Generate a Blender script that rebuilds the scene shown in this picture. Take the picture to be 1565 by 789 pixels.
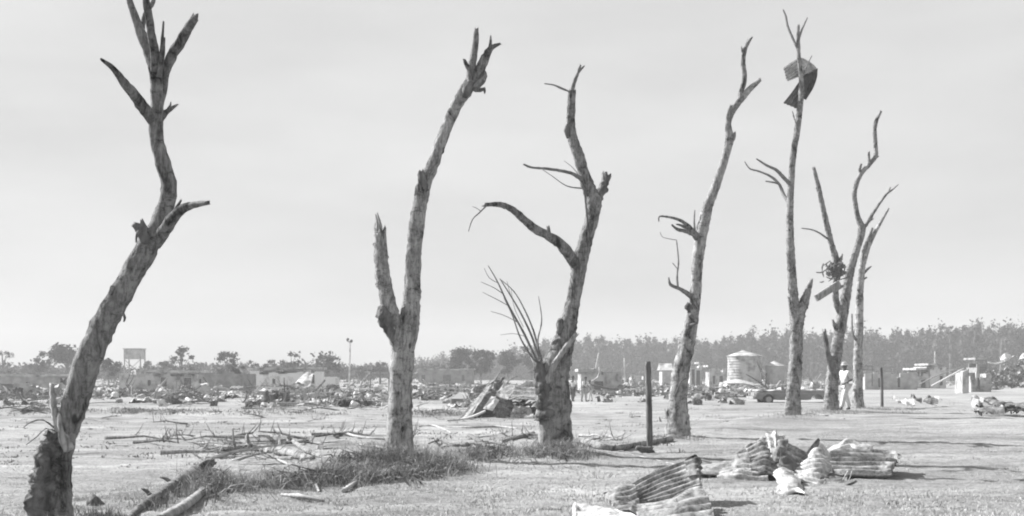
import bpy, bmesh, math, random
import numpy as np
from mathutils import Vector, Matrix, Quaternion, noise as mn
R = math.radians
random.seed(7); rng = np.random.default_rng(7)
for o in list(bpy.data.objects): bpy.data.objects.remove(o, do_unlink=True)
scene = bpy.context.scene
COL = scene.collection

# ------------------------------------------------------------------ camera
FPX = 1900.0; CX = 782.5; HY = 573.0; W = 1565.0; H = 789.0; CAMZ = 1.40
cd = bpy.data.cameras.new('camera'); cam = bpy.data.objects.new('camera', cd); COL.objects.link(cam)
cam.location = (0, 0, CAMZ); cam.rotation_euler = (R(90), 0, 0)
cd.sensor_fit = 'HORIZONTAL'; cd.sensor_width = 36.0; cd.lens = 36.0*FPX/W
cd.shift_y = (HY-H/2)/W; cd.clip_start = 0.1; cd.clip_end = 8000
scene.camera = cam

# ------------------------------------------------------------------ sky and sun
SUN_EL = 37.0; SUN_FROM = 62.0        # sun stands behind the view, this many degrees to the left of straight ahead
w = bpy.data.worlds.new('World'); scene.world = w; w.use_nodes = True
nt = w.node_tree; nt.nodes.clear()
out = nt.nodes.new('ShaderNodeOutputWorld'); bg = nt.nodes.new('ShaderNodeBackground')
sky = nt.nodes.new('ShaderNodeTexSky'); sky.sky_type = 'NISHITA'; sky.sun_disc = False
sky.sun_elevation = R(SUN_EL); sky.sun_rotation = R(-SUN_FROM)
sky.air_density = 1.0; sky.dust_density = 4.0; sky.ozone_density = 1.0; sky.altitude = 0
bw = nt.nodes.new('ShaderNodeRGBToBW'); nt.links.new(sky.outputs[0], bw.inputs[0])
tc = nt.nodes.new('ShaderNodeTexCoord'); mp = nt.nodes.new('ShaderNodeMapping'); mp.inputs['Scale'].default_value = (1.0, 1.0, 4.0)
nz = nt.nodes.new('ShaderNodeTexNoise'); nz.inputs['Scale'].default_value = 2.3; nz.inputs['Detail'].default_value = 5; nz.inputs['Roughness'].default_value = 0.5
nt.links.new(tc.outputs['Generated'], mp.inputs[0]); nt.links.new(mp.outputs[0], nz.inputs[0])
cr = nt.nodes.new('ShaderNodeMapRange'); cr.inputs[1].default_value = 0.3; cr.inputs[2].default_value = 0.7; cr.inputs[3].default_value = 0.0; cr.inputs[4].default_value = 1.0
nt.links.new(nz.outputs[0], cr.inputs[0])
# thin overcast veil : mixes the clear sky towards an even bright grey
veil = nt.nodes.new('ShaderNodeMapRange'); veil.inputs[1].default_value = 0; veil.inputs[2].default_value = 1
veil.inputs[3].default_value = 4.7; veil.inputs[4].default_value = 6.4
nt.links.new(cr.outputs[0], veil.inputs[0])
mx = nt.nodes.new('ShaderNodeMix'); mx.data_type = 'FLOAT'; mx.inputs[0].default_value = 0.86
nt.links.new(bw.outputs[0], mx.inputs[2]); nt.links.new(veil.outputs[0], mx.inputs[3])
nt.links.new(mx.outputs[0], bg.inputs[0]); bg.inputs[1].default_value = 0.052
nt.links.new(bg.outputs[0], out.inputs[0])
sd = bpy.data.lights.new('sun', 'SUN'); sd.energy = 5.0; sd.angle = R(0.6); sd.color = (1, 1, 1)
sun = bpy.data.objects.new('sun', sd); COL.objects.link(sun)
sdir = Vector((-math.sin(R(SUN_FROM))*math.cos(R(SUN_EL)), math.cos(R(SUN_FROM))*math.cos(R(SUN_EL)), math.sin(R(SUN_EL))))
sun.rotation_euler = sdir.to_track_quat('Z', 'Y').to_euler()
scene.render.engine = 'CYCLES'
vs = scene.view_settings; vs.view_transform = 'Standard'; vs.look = 'None'; vs.gamma = 1.0; vs.use_curve_mapping = False
vs.exposure = 1.33
scene.cycles.filter_width = 2.0
scene.cycles.volume_bounces = 1; scene.cycles.max_bounces = 6

# ------------------------------------------------------------------ terrain
def sstep(t): t = min(1.0, max(0.0, t)); return t*t*(3-2*t)
ROW = [(-7.6, 3.0), (-4.4, 12.0), (-1.8, 21.0), (0.9, 22.0), (3.7, 27.5), (9.5, 42.0), (12.1, 46.5), (14.2, 51.0), (36.0, 95.0)]
def rowdist_np(x, y):
    # signed distance beyond the tree row (positive = field side, to the left and behind)
    best = np.full(np.shape(x), 1e9); sg = np.ones(np.shape(x))
    for (ax, ay), (bx, by) in zip(ROW[:-1], ROW[1:]):
        dx, dy = bx-ax, by-ay; L2 = dx*dx+dy*dy
        t = np.clip(((x-ax)*dx+(y-ay)*dy)/L2, 0, 1)
        qx, qy = ax+t*dx, ay+t*dy
        d = np.hypot(x-qx, y-qy); s = np.sign(dx*(y-ay)-dy*(x-ax))
        m = d < best; best = np.where(m, d, best); sg = np.where(m, s, sg)
    return best*sg
def vnoise(x, y, seed=0):
    xi = np.floor(x).astype(np.int64); yi = np.floor(y).astype(np.int64); fx = x-xi; fy = y-yi
    fx = fx*fx*(3-2*fx); fy = fy*fy*(3-2*fy)
    def h(a, b):
        n = (a*374761393+b*668265263+seed*1442695041) & 0x7fffffff
        n = ((n ^ (n >> 13))*1274126177) & 0x7fffffff
        return ((n ^ (n >> 16)) & 0xffff)/65535.0
    return (h(xi, yi)*(1-fx)+h(xi+1, yi)*fx)*(1-fy)+(h(xi, yi+1)*(1-fx)+h(xi+1, yi+1)*fx)*fy
def ground_np(x, y):
    x = np.asarray(x, float); y = np.asarray(y, float)
    d = rowdist_np(x, y)
    t = np.clip((d-0.6)/3.4, 0, 1); z = -0.40*t*t*(3-2*t)
    z = z + 0.05*np.exp(-(d/0.9)**2)                                  # the little bank the trees stand on
    # low scarp across the field
    yl = 57.0+1.6*np.sin(x*0.23)+0.8*np.sin(x*0.61+1)
    z = z + 0.20*np.exp(-((y-yl)/0.8)**2)*np.clip((2.0-x)/6, 0, 1)*np.clip((vnoise(x*0.5, y*0.2, 5)-0.18)*2.2, 0, 1)
    yl = 100.0+3.0*np.sin(x*0.13)
    z = z + 0.16*np.exp(-((y-yl)/1.2)**2)*np.clip((vnoise(x*0.2, y*0.1, 6)-0.3)*2.2, 0, 1)
    near = np.exp(-(np.maximum(np.hypot(x, y)-40, 0)/60)**2)
    z = z + near*(0.07*(vnoise(x*0.45, y*0.45, 1)-0.5)+0.045*(vnoise(x*1.6, y*1.6, 2)-0.5)*(1+0.8*(d > 0)))
    z = z + .15*np.exp(-((x+1.8)/1.1)**2-((y-18.6)/1.3)**2)+.10*np.exp(-((x-.85)/.7)**2-((y-21.0)/.9)**2)+.07*np.exp(-((x+3.2)/.9)**2-((y-16.6)/.7)**2)
    return z
def gz(x, y): return float(ground_np(np.array([x]), np.array([y]))[0])
def P(px, py, Y): return Vector(((px-CX)/FPX*Y, Y, CAMZ+(HY-py)/FPX*Y))
def at(px, py):
    py = max(py, HY+3.0)
    ys = np.geomspace(6, 1200, 1500); x = (px-CX)/FPX*ys; zr = CAMZ-(py-HY)/FPX*ys
    g = ground_np(x, ys); i = int(np.argmax(zr < g)); return Vector((x[i], ys[i], g[i]))

# ------------------------------------------------------------------ helpers
def tag(o, label=None, cat=None, group=None, kind=None):
    if label: o['label'] = label
    if cat: o['category'] = cat
    if group: o['group'] = group
    if kind: o['kind'] = kind
    return o
def empty(name, loc, label=None, cat=None, group=None, rz=0):
    o = bpy.data.objects.new(name, None); COL.objects.link(o); o.location = loc; o.rotation_euler = (0, 0, rz)
    o.empty_display_size = 0.2
    return tag(o, label, cat, group)
class MB:
    def __init__(s): s.v = []; s.f = []
    def add(s, vs_, fs_):
        n = len(s.v); s.v += [tuple(q) for q in vs_]; s.f += [tuple(i+n for i in q) for q in fs_]
    def box(s, x0, x1, y0, y1, z0, z1, M=None):
        vs_ = [Vector((x, y, z)) for x in (x0, x1) for y in (y0, y1) for z in (z0, z1)]
        if M is not None: vs_ = [M @ q for q in vs_]
        s.add(vs_, [(0, 1, 3, 2), (4, 6, 7, 5), (0, 4, 5, 1), (2, 3, 7, 6), (0, 2, 6, 4), (1, 5, 7, 3)])
    def tube(s, pts, rads, sides=10, bump=0.10, jag=0.0, flare=0.0, freq=3.0, closed=True):
        n = len(pts); rings = []
        base = len(s.v)
        off = Vector((random.random()*50, random.random()*50, 0))
        ref = Vector((0.13, 1, 0.07)).normalized()
        z0 = pts[0].z
        for i, p in enumerate(pts):
            t = (pts[min(i+1, n-1)]-pts[max(i-1, 0)])
            if t.length < 1e-6: t = Vector((0, 0, 1))
            t.normalize()
            rr = ref if abs(t.dot(ref)) < 0.9 else Vector((1, 0, 0))
            a = t.cross(rr).normalized(); b = t.cross(a).normalized(); r = rads[i]
            for k in range(sides):
                th = 2*math.pi*k/sides
                d = a*math.cos(th)+b*math.sin(th)
                q = p+d*r
                m = 1+bump*mn.noise((q+off)*freq/max(r, .02)*.12)*1.4+bump*0.9*mn.noise((q+off)*freq/max(r, .02)*.42)+bump*.8*mn.noise((q+off)*Vector((1, 1, .4)).length*freq/max(r, .02)*1.1)
                if flare:
                    hgt = max(0.0, p.z-z0)
                    m += flare*math.exp(-hgt/(2.0*rads[0]))*(0.45+0.55*math.cos(th*4+off.x+hgt))**2
                q = p+d*r*m
                if jag and i == n-1: q = q+t*r*jag*random.random()**1.4
                s.v.append(tuple(q))
        for i in range(n-1):
            for k in range(sides):
                a0 = base+i*sides+k; a1 = base+i*sides+(k+1) % sides
                s.f.append((a0, a1, a1+sides, a0+sides))
        if closed:
            c = len(s.v); s.v.append(tuple(pts[0])); 
            for k in range(sides): s.f.append((c, base+(k+1) % sides, base+k))
            c = len(s.v); t = (pts[-1]-pts[-2]).normalized()
            s.v.append(tuple(pts[-1]-t*rads[-1]*(0.3 if jag else -0.3)))
            e = base+(n-1)*sides
            for k in range(sides): s.f.append((e+k, e+(k+1) % sides, c))
    def build(s, name, mat, parent=None, smooth=False, solid=0, loc=None):
        org = Vector((0, 0, 0))
        if parent is not None: org = parent.matrix_basis.inverted() if False else Vector(parent.location)
        elif loc is not None: org = Vector(loc)
        me = bpy.data.meshes.new(name)
        me.from_pydata([(a-org.x, b-org.y, c-org.z) for a, b, c in s.v], [], s.f); me.update()
        if smooth: me.polygons.foreach_set('use_smooth', [True]*len(me.polygons))
        me.materials.append(mat)
        o = bpy.data.objects.new(name, me); COL.objects.link(o)
        if parent is not None: o.parent = parent
        elif loc is not None: o.location = org
        if solid:
            m = o.modifiers.new('solidify', 'SOLIDIFY'); m.thickness = solid; m.offset = 0
        return o
def crom(pts, step):
    # Catmull-Rom through 4-vectors (x,y,z,r)
    out_ = []; n = len(pts)
    for i in range(n-1):
        p0 = np.array(pts[max(i-1, 0)]); p1 = np.array(pts[i]); p2 = np.array(pts[i+1]); p3 = np.array(pts[min(i+2, n-1)])
        L = np.linalg.norm((p2-p1)[:3]); m = max(2, int(math.ceil(L/step)))
        for k in range(m):
            t = k/m
            q = 0.5*((2*p1)+(-p0+p2)*t+(2*p0-5*p1+4*p2-p3)*t*t+(-p0+3*p1-3*p2+p3)*t**3)
            q[3] = p1[3]*(1-t)+p2[3]*t; out_.append(q)
    out_.append(np.array(pts[-1])); return out_
def pxtube(mb, ctrl, Y, sides=12, step=0.06, **kw):
    """ctrl: (px, py, rpx[, dY])"""
    c = []
    for q in ctrl:
        d = q[3] if len(q) > 3 else 0.0
        p = P(q[0], q[1], Y+d); c.append((p.x, p.y, p.z, max(q[2], .35)/FPX*(Y+d)))
    s_ = crom(c, step)
    mb.tube([Vector(q[:3]) for q in s_], [float(q[3]) for q in s_], sides=sides, **kw)

# ------------------------------------------------------------------ materials (all greys: the photograph is black and white)
def g3(v): return (v, v, v, 1)
def new_mat(name):
    m = bpy.data.materials.new(name); m.use_nodes = True; n = m.node_tree
    b = n.nodes['Principled BSDF']; b.inputs['Specular IOR Level'].default_value = 0.25; return m, n, b
def N(n, typ, **kw):
    x = n.nodes.new(typ)
    for k, v in kw.items():
        if k in x.inputs: x.inputs[k].default_value = v
        else: setattr(x, k, v)
    return x
def coords(n, scale=(1, 1, 1), rand=True, world=False):
    if world:
        t = N(n, 'ShaderNodeNewGeometry').outputs['Position']
    else: t = N(n, 'ShaderNodeTexCoord').outputs['Object']
    m = N(n, 'ShaderNodeMapping'); m.inputs['Scale'].default_value = scale
    if rand and not world:
        oi = N(n, 'ShaderNodeObjectInfo'); mu = N(n, 'ShaderNodeMath', operation='MULTIPLY'); mu.inputs[1].default_value = 61.0
        n.links.new(oi.outputs['Random'], mu.inputs[0]); ad = N(n, 'ShaderNodeVectorMath', operation='ADD')
        n.links.new(t, ad.inputs[0]); n.links.new(mu.outputs[0], ad.inputs[1]); t = ad.outputs[0]
    n.links.new(t, m.inputs[0]); return m.outputs[0]
def ramp(n, src, stops):
    r = N(n, 'ShaderNodeValToRGB'); e = r.color_ramp.elements
    while len(e) < len(stops): e.new(0.5)
    for k, (p, v) in enumerate(stops): e[k].position = p; e[k].color = g3(v)
    n.links.new(src, r.inputs[0]); return r.outputs[0]
def mul(n, a, b, f=1.0):
    m = N(n, 'ShaderNodeMix', data_type='RGBA', blend_type='MULTIPLY'); m.inputs[0].default_value = f
    n.links.new(a, m.inputs[6]); n.links.new(b, m.inputs[7]); return m.outputs[2]
def noise_mat(name, lo, hi, scale=3, detail=6, rough=0.9, bump=0.3, bscale=20, stretch=(1, 1, 1), p0=0.35, p1=0.65, world=False, spec=0.25, bdist=0.02):
    m, n, b = new_mat(name); v = coords(n, stretch, world=world)
    a = N(n, 'ShaderNodeTexNoise', Scale=scale, Detail=detail, Roughness=0.62); n.links.new(v, a.inputs[0])
    c = ramp(n, a.outputs[0], [(p0, lo), (p1, hi)])
    n.links.new(c, b.inputs['Base Color']); b.inputs['Roughness'].default_value = rough; b.inputs['Specular IOR Level'].default_value = spec
    if bump:
        a2 = N(n, 'ShaderNodeTexNoise', Scale=bscale, Detail=5); n.links.new(v, a2.inputs[0])
        bp = N(n, 'ShaderNodeBump', Strength=bump, Distance=bdist); n.links.new(a2.outputs[0], bp.inputs['Height']); n.links.new(bp.outputs[0], b.inputs['Normal'])
    return m
def bark(name, pale, mid, dark, scale=2.2, cover=0.45):
    m, n, b = new_mat(name); v = coords(n, (1, 1, 0.5)); vh = coords(n, (1, 1, 2.6)); vv = coords(n, (1, 1, 0.16))
    a = N(n, 'ShaderNodeTexNoise', Scale=scale*2.6, Detail=10, Roughness=0.74, Distortion=.6); n.links.new(v, a.inputs[0])
    base = ramp(n, a.outputs[0], [(cover-.11, dark), (cover-.04, mid), (cover+.08, pale)])
    h = N(n, 'ShaderNodeTexNoise', Scale=scale*3.4, Detail=7, Roughness=0.75); n.links.new(vh, h.inputs[0])
    rings = ramp(n, h.outputs[0], [(.36, .35), (.43, .88), (.6, 1.05)])
    f = N(n, 'ShaderNodeTexNoise', Scale=30, Detail=8, Roughness=0.75); n.links.new(vv, f.inputs[0])
    fine = ramp(n, f.outputs[0], [(.36, .42), (.54, 1.05)])
    k = N(n, 'ShaderNodeTexVoronoi', Scale=4.5); n.links.new(v, k.inputs[0])
    kn = ramp(n, k.outputs['Distance'], [(.09, .25), (.15, 1.0)])
    c = mul(n, mul(n, mul(n, base, rings), fine), kn)
    n.links.new(c, b.inputs['Base Color']); b.inputs['Roughness'].default_value = 0.95; b.inputs['Specular IOR Level'].default_value = .1
    s1 = N(n, 'ShaderNodeMath', operation='ADD'); n.links.new(f.outputs[0], s1.inputs[0]); n.links.new(a.outputs[0], s1.inputs[1])
    bp = N(n, 'ShaderNodeBump', Strength=1.0, Distance=0.06); n.links.new(s1.outputs[0], bp.inputs['Height']); n.links.new(bp.outputs[0], b.inputs['Normal'])
    return m
def metal(name, lo, hi, dirt=.35, rough=.6):
    m, n, b = new_mat(name); v = coords(n); v2 = coords(n, (6, 6, .8))
    a = N(n, 'ShaderNodeTexNoise', Scale=5, Detail=8, Roughness=.7); n.links.new(v, a.inputs[0]); c1 = ramp(n, a.outputs[0], [(.36, lo), (.6, hi)])
    d = N(n, 'ShaderNodeTexNoise', Scale=11, Detail=9, Roughness=.8, Distortion=1.0); n.links.new(v, d.inputs[0]); c2 = ramp(n, d.outputs[0], [(.40, dirt), (.50, 1.0)])
    e = N(n, 'ShaderNodeTexNoise', Scale=3, Detail=6, Roughness=.7); n.links.new(v2, e.inputs[0]); c3 = ramp(n, e.outputs[0], [(.38, .6), (.55, 1.0)])
    n.links.new(mul(n, mul(n, c1, c2), c3), b.inputs['Base Color']); b.inputs['Roughness'].default_value = rough
    bp = N(n, 'ShaderNodeBump', Strength=.5, Distance=.02); n.links.new(d.outputs[0], bp.inputs['Height']); n.links.new(bp.outputs[0], b.inputs['Normal']); return m
M = {}
M['bark_grey'] = bark('bark_grey', .40, .23, .06, 1.7, .485)
M['bark_pale'] = bark('bark_pale', .50, .26, .05, 1.6, .485)
M['bark_mid'] = bark('bark_mid', .38, .20, .045, 1.8, .49)
M['bark_branch'] = bark('bark_branch', .36, .19, .05, 2.2, .49)
M['bark_dark'] = noise_mat('bark_dark', .045, .20, 9, 8, bump=.9, bscale=22, stretch=(1, 1, .35), bdist=.05)
M['twig'] = noise_mat('twig', .10, .22, 12, 4, bump=.2)
M['torn_wood'] = noise_mat('torn_wood', .14, .42, 26, 6, bump=.8, bscale=50, stretch=(1, 1, .12))
M['pale_wood'] = noise_mat('pale_wood', .10, .38, 12, 7, bump=.6, bscale=30, stretch=(.3, 1, 1), p0=.3, p1=.55)
M['grey_wood'] = noise_mat('grey_wood', .13, .34, 12, 7, bump=.6, bscale=30, stretch=(1, 1, .2))
M['post'] = noise_mat('post', .06, .17, 14, 6, bump=.8, bscale=28, stretch=(1, 1, .15))
M['iron'] = metal('iron', .13, .42)
M['iron_pale'] = metal('iron_pale', .28, .60, .5)
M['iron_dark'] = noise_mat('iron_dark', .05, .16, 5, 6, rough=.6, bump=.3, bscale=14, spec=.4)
M['rust'] = metal('rust', .06, .26, .4, .8)
M['white_paint'] = noise_mat('white_paint', .24, .56, 1.1, 9, bump=.25, bscale=9, p0=.34, p1=.5)
M['plaster'] = noise_mat('plaster', .12, .42, .9, 9, bump=.3, bscale=6, p0=.36, p1=.56)
M['dull_wall'] = noise_mat('dull_wall', .14, .28, 1.1, 8, bump=.3, bscale=6)
M['mid_wall'] = noise_mat('mid_wall', .22, .44, 1.0, 8, bump=.3, bscale=6)
M['roof'] = noise_mat('roof', .12, .46, .8, 9, bump=.3, bscale=6, p0=.35, p1=.6)
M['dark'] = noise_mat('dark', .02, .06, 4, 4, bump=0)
M['whitewash'] = noise_mat('whitewash', .42, .74, .8, 8, bump=.2, bscale=6, p0=.34, p1=.46)
M['glass'] = noise_mat('glass', .03, .07, 2, 3, rough=.15, bump=0, spec=.5)
M['car_side'] = noise_mat('car_side', .12, .20, 3, 5, rough=.45, bump=.1, spec=.5)
M['car_top'] = noise_mat('car_top', .35, .55, 3, 5, rough=.4, bump=.1, spec=.5)
M['chrome'] = noise_mat('chrome', .2, .34, 3, 5, rough=.25, bump=0, spec=.8)
M['tyre'] = noise_mat('tyre', .03, .06, 8, 3, bump=.2)
M['leaf'] = noise_mat('leaf', .05, .12, .25, 4, bump=0, world=True)
M['leaf_dark'] = noise_mat('leaf_dark', .035, .09, .25, 4, bump=0, world=True)
M['far_trunk'] = noise_mat('far_trunk', .06, .16, 1, 3, bump=0)
M['weed'] = noise_mat('weed', .06, .30, 5.0, 6, bump=0, world=True, p0=.35, p1=.62)
M['straw'] = noise_mat('straw', .30, .52, 1.8, 6, bump=0, world=True)
M['skin'] = noise_mat('skin', .10, .13, 6, 3, bump=0)
M['cloth_pale'] = noise_mat('cloth_pale', .50, .66, 9, 5, bump=.4, bscale=12)
M['cloth_grey'] = noise_mat('cloth_grey', .28, .42, 9, 5, bump=.4, bscale=12)
M['cloth_dark'] = noise_mat('cloth_dark', .05, .09, 9, 5, bump=.4, bscale=12)
M['rubble'] = noise_mat('rubble', .03, .36, 1.3, 8, bump=.5, bscale=5, world=True, p0=.38, p1=.62)

def ground_mat():
    m, n, b = new_mat('ground'); v = coords(n, (1, 1, 1), world=True); vs_ = coords(n, (.35, 1.3, 1), world=True)
    big = N(n, 'ShaderNodeTexNoise', Scale=.10, Detail=6, Roughness=.6); n.links.new(v, big.inputs[0])
    c1 = ramp(n, big.outputs[0], [(.35, .25), (.60, .36)])
    mid = N(n, 'ShaderNodeTexNoise', Scale=1.1, Detail=9, Roughness=.72); n.links.new(vs_, mid.inputs[0])
    c2 = ramp(n, mid.outputs[0], [(.30, .50), (.42, .85), (.60, 1.10)])
    fine = N(n, 'ShaderNodeTexNoise', Scale=17, Detail=9, Roughness=.8); n.links.new(v, fine.inputs[0])
    c3 = ramp(n, fine.outputs[0], [(.34, .45), (.50, .95), (.68, 1.25)])
    c = mul(n, mul(n, c1, c2), c3)
    pt = N(n, 'ShaderNodeTexNoise', Scale=.42, Detail=10, Roughness=.7, Distortion=.8); n.links.new(vs_, pt.inputs[0])
    c = mul(n, c, ramp(n, pt.outputs[0], [(.36, .62), (.46, .92), (.56, 1.0), (.66, 1.35)]))
    n.links.new(c, b.inputs['Base Color']); b.inputs['Roughness'].default_value = 1.0; b.inputs['Specular IOR Level'].default_value = .05
    ad = N(n, 'ShaderNodeMath', operation='ADD'); n.links.new(mid.outputs[0], ad.inputs[0]); n.links.new(fine.outputs[0], ad.inputs[1])
    bp = N(n, 'ShaderNodeBump', Strength=.8, Distance=.06); n.links.new(ad.outputs[0], bp.inputs['Height']); n.links.new(bp.outputs[0], b.inputs['Normal'])
    return m
def axis(segs):
    r = []
    for a, b, s in segs: r += list(np.arange(a, b, s))
    r.append(segs[-1][1]); return np.array(r)
def geo(a, b, n): return list(np.geomspace(a, b, n))
xs = np.array([-q for q in geo(25, 900, 42)][::-1]+list(np.arange(-24.8, -8, .25))+list(np.arange(-8, 10, .09))+list(np.arange(10, 24.9, .25))+geo(25, 900, 42))
ys = np.array([-q for q in geo(2, 900, 22)][::-1]+list(np.arange(-1.5, 10, .5))+list(np.arange(10, 30, .09))+list(np.arange(30, 64, .2))+geo(64, 900, 80))
GX, GY = np.meshgrid(xs, ys); GZ = ground_np(GX, GY)
clod = (vnoise(GX*5, GY*5, 3)-.5)*.035+(vnoise(GX*11, GY*9, 4)-.5)*.022
GZf = GZ+clod*np.exp(-(np.maximum(np.hypot(GX, GY)-20, 0)/30)**2)
nx, ny = len(xs), len(ys)
me = bpy.data.meshes.new('ground')
co = np.stack([GX.ravel(), GY.ravel(), GZf.ravel()], 1)
i = np.arange((ny-1)*(nx-1)); r_ = i//(nx-1); c_ = i % (nx-1); a = r_*nx+c_
fa = np.stack([a, a+1, a+nx+1, a+nx], 1)
def fast_mesh(me, co, fa):
    k = fa.shape[1]
    me.vertices.add(len(co)); me.vertices.foreach_set('co', co.astype(np.float32).ravel())
    me.loops.add(fa.size); me.loops.foreach_set('vertex_index', fa.astype(np.int32).ravel())
    me.polygons.add(len(fa)); me.polygons.foreach_set('loop_start', np.arange(0, fa.size, k, dtype=np.int32))
    try: me.polygons.foreach_set('loop_total', np.full(len(fa), k, dtype=np.int32))
    except Exception: pass
    me.update(calc_edges=True); me.validate()
fast_mesh(me, co, fa); me.polygons.foreach_set('use_smooth', [True]*len(me.polygons)); me.materials.append(ground_mat())
go = bpy.data.objects.new('ground', me); COL.objects.link(go); tag(go, kind='structure')

# ------------------------------------------------------------------ bare trees
def tree(base, Y, label, mat, trunk, limbs, group='storm-stripped trees standing in a row', sides=26):
    """limbs: (name, ctrl, opts)"""
    root = empty('bare_tree', P(base[0], base[1], Y), label, 'tree', group)
    mb = MB(); pxtube(mb, trunk, Y, sides=sides, step=.05, bump=.10, flare=.45, jag=1.2)
    mb.build('trunk', M[mat], root, smooth=True)
    lim2 = []
    for name, ctrl, opt in limbs:
        if name == 'bark_strip' and isinstance(ctrl[0], list): lim2 += [(name, c, opt) for c in ctrl]
        else: lim2.append((name, ctrl, opt))
    for name, ctrl, opt in lim2:
        mb = MB(); o = dict(sides=12, step=.05, bump=.14, jag=2.2); mt = o.pop('m', None) or opt.get('m', 'bark_branch' if name in ('branch', 'stub') else mat)
        o.update({k: v for k, v in opt.items() if k != 'm'})
        if isinstance(ctrl[0], list):
            for c in ctrl: pxtube(mb, c, Y, **o)
        else: pxtube(mb, ctrl, Y, **o)
        mb.build(name, M[mt], root, smooth=o['sides'] > 6)
    return root
T = dict(sides=5, step=.08, bump=.1, jag=0, m='twig')
def spl(px, py, dx, dy, w, n=5, spread=4):
    # torn fibres at a broken end
    return [[(px+random.uniform(-spread, spread), py+random.uniform(0, 5), w), (px+dx*random.uniform(.3, .7)+random.uniform(-spread, spread), py+dy*random.uniform(.4, .7), w*.7), (px+dx*random.uniform(.6, 1.2), py+dy*random.uniform(.6, 1.1), .4)] for _ in range(n)]
S = dict(sides=5, step=.05, bump=.2, jag=0, m='torn_wood')

tree((80, 812), 11.9, 'nearest tree, leaning at the far left, with a torn rough base and an upright splinter', 'bark_grey',
  [(84, 840, 30), (84, 812, 27), (84, 770, 22), (88, 720, 20), (94, 680, 19), (107, 640, 19), (120, 600, 20), (133, 555, 20), (157, 500, 19), (184, 450, 18), (213, 400, 18), (229, 370, 17), (244, 342, 14), (256, 305, 12.5), (258, 278, 12), (249, 250, 11.5), (241, 220, 10.5), (238, 190, 10.5), (240, 160, 10), (239, 130, 9), (236, 105, 9), (228, 80, 9, .05), (217, 55, 8), (208, 30, 6), (199, 5, 5), (190, -30, 4)],
  [('stump', [(62, 835, 22, -.05), (70, 789, 24, -.05), (72, 740, 24, -.05), (74, 705, 18, -.05), (82, 675, 17, -.05), (84, 664, 14, -.05)], dict(m='bark_dark', bump=.42, sides=26, step=.03, freq=5, jag=.9)),
   ('splinter', [[(104, 690, 8, -.12), (95, 665, 8, -.1), (86, 640, 6.5, -.08), (82, 615, 5, -.05), (79, 588, 2.5, 0)], [(98, 680, 4, -.15), (92, 650, 4, -.15), (90, 632, 1.5, -.12)]], dict(m='torn_wood', bump=.3, jag=1.5, freq=5)),
   ('twig', [(84, 655, 1.6, -.1), (66, 642, 1.4, -.3), (48, 645, 1, -.4), (36, 653, .6, -.5)], T),
   ('twig', [(80, 622, 1.6, 0), (60, 616, 1.5, .2), (38, 624, 1.2, .3), (16, 629, .8, .4)], T),
   ('twig', [(86, 660, 1.3, -.1), (70, 655, 1.1, -.2), (56, 668, .8, -.3), (40, 680, .5, -.3)], T),
   ('branch', [(238, 374, 9), (252, 352, 10, -.1), (265, 332, 9, -.2), (280, 319, 7, -.3), (298, 313, 5.5, -.4), (318, 310, 3, -.5)], {}),
   ('stub', [(262, 336, 5, -.2), (268, 322, 3.5, -.25), (276, 307, 1.5, -.3)], {}),
   ('stub', [[(228, 378, 9), (221, 362, 9, -.1), (214, 350, 7, -.15), (204, 343, 3.5, -.2)], [(222, 366, 6, -.1), (220, 350, 5, -.15), (217, 337, 2, -.2)], [(216, 352, 3, -.2), (209, 358, 2.5, -.25), (208, 370, 1.2, -.25)]], dict(m='bark_dark', bump=.35, jag=1.5)),
   ('branch', [(236, 188, 8), (222, 168, 9.5, -.1), (206, 147, 8.5, -.2), (190, 127, 6.5, -.35), (174, 106, 4.5, -.5), (158, 93, 2.5, -.6)], {}),
   ('stub', [(206, 148, 4, -.2), (202, 140, 2, -.2), (199, 134, .8, -.2)], {}),
   ('stub', [[(240, 188, 8), (249, 176, 5.5, .1), (260, 167, 3.5, .2), (271, 160, 1.3, .3)], [(254, 172, 3, .1), (260, 162, 1.6, .1), (261, 157, .8, .1)]], dict(m='bark_grey')),
   ('branch', [(243, 165, 6, .1), (250, 135, 6, .1), (252, 112, 6.5, .05), (262, 88, 8), (276, 63, 8.5, -.05), (287, 45, 7.5, -.1), (296, 31, 5.5, -.1)], {}),
   ('stub', [[(243, 118, 4, -.1), (246, 98, 4.5, -.1), (249, 75, 3.5, -.15), (251, 58, 1.6, -.15)], [(245, 95, 3, -.15), (248, 60, 2.2, -.15), (250, 34, 1.3, -.2)]], dict(m='bark_mid')),
   ('branch', [(238, 110, 8, -.05), (236, 80, 7, -.1), (231, 50, 6.5, -.15), (227, 25, 6, -.15), (223, 0, 5.5, -.2), (218, -30, 5, -.2)], {}),
   ('branch', [(216, 62, 5, .1), (218, 40, 4, .15), (222, 20, 3, .2), (232, 8, 3.5, .2), (236, -10, 3, .2)], {}),
   ('bark_strip', [[(188, 478, 2.5, -.22), (191, 486, 2, -.25), (189, 492, 1, -.25)], [(176, 440, 1.2, -.2), (170, 437, 1, -.25), (168, 443, .6, -.25)]], dict(m='bark_dark', sides=5, jag=0))])

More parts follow.
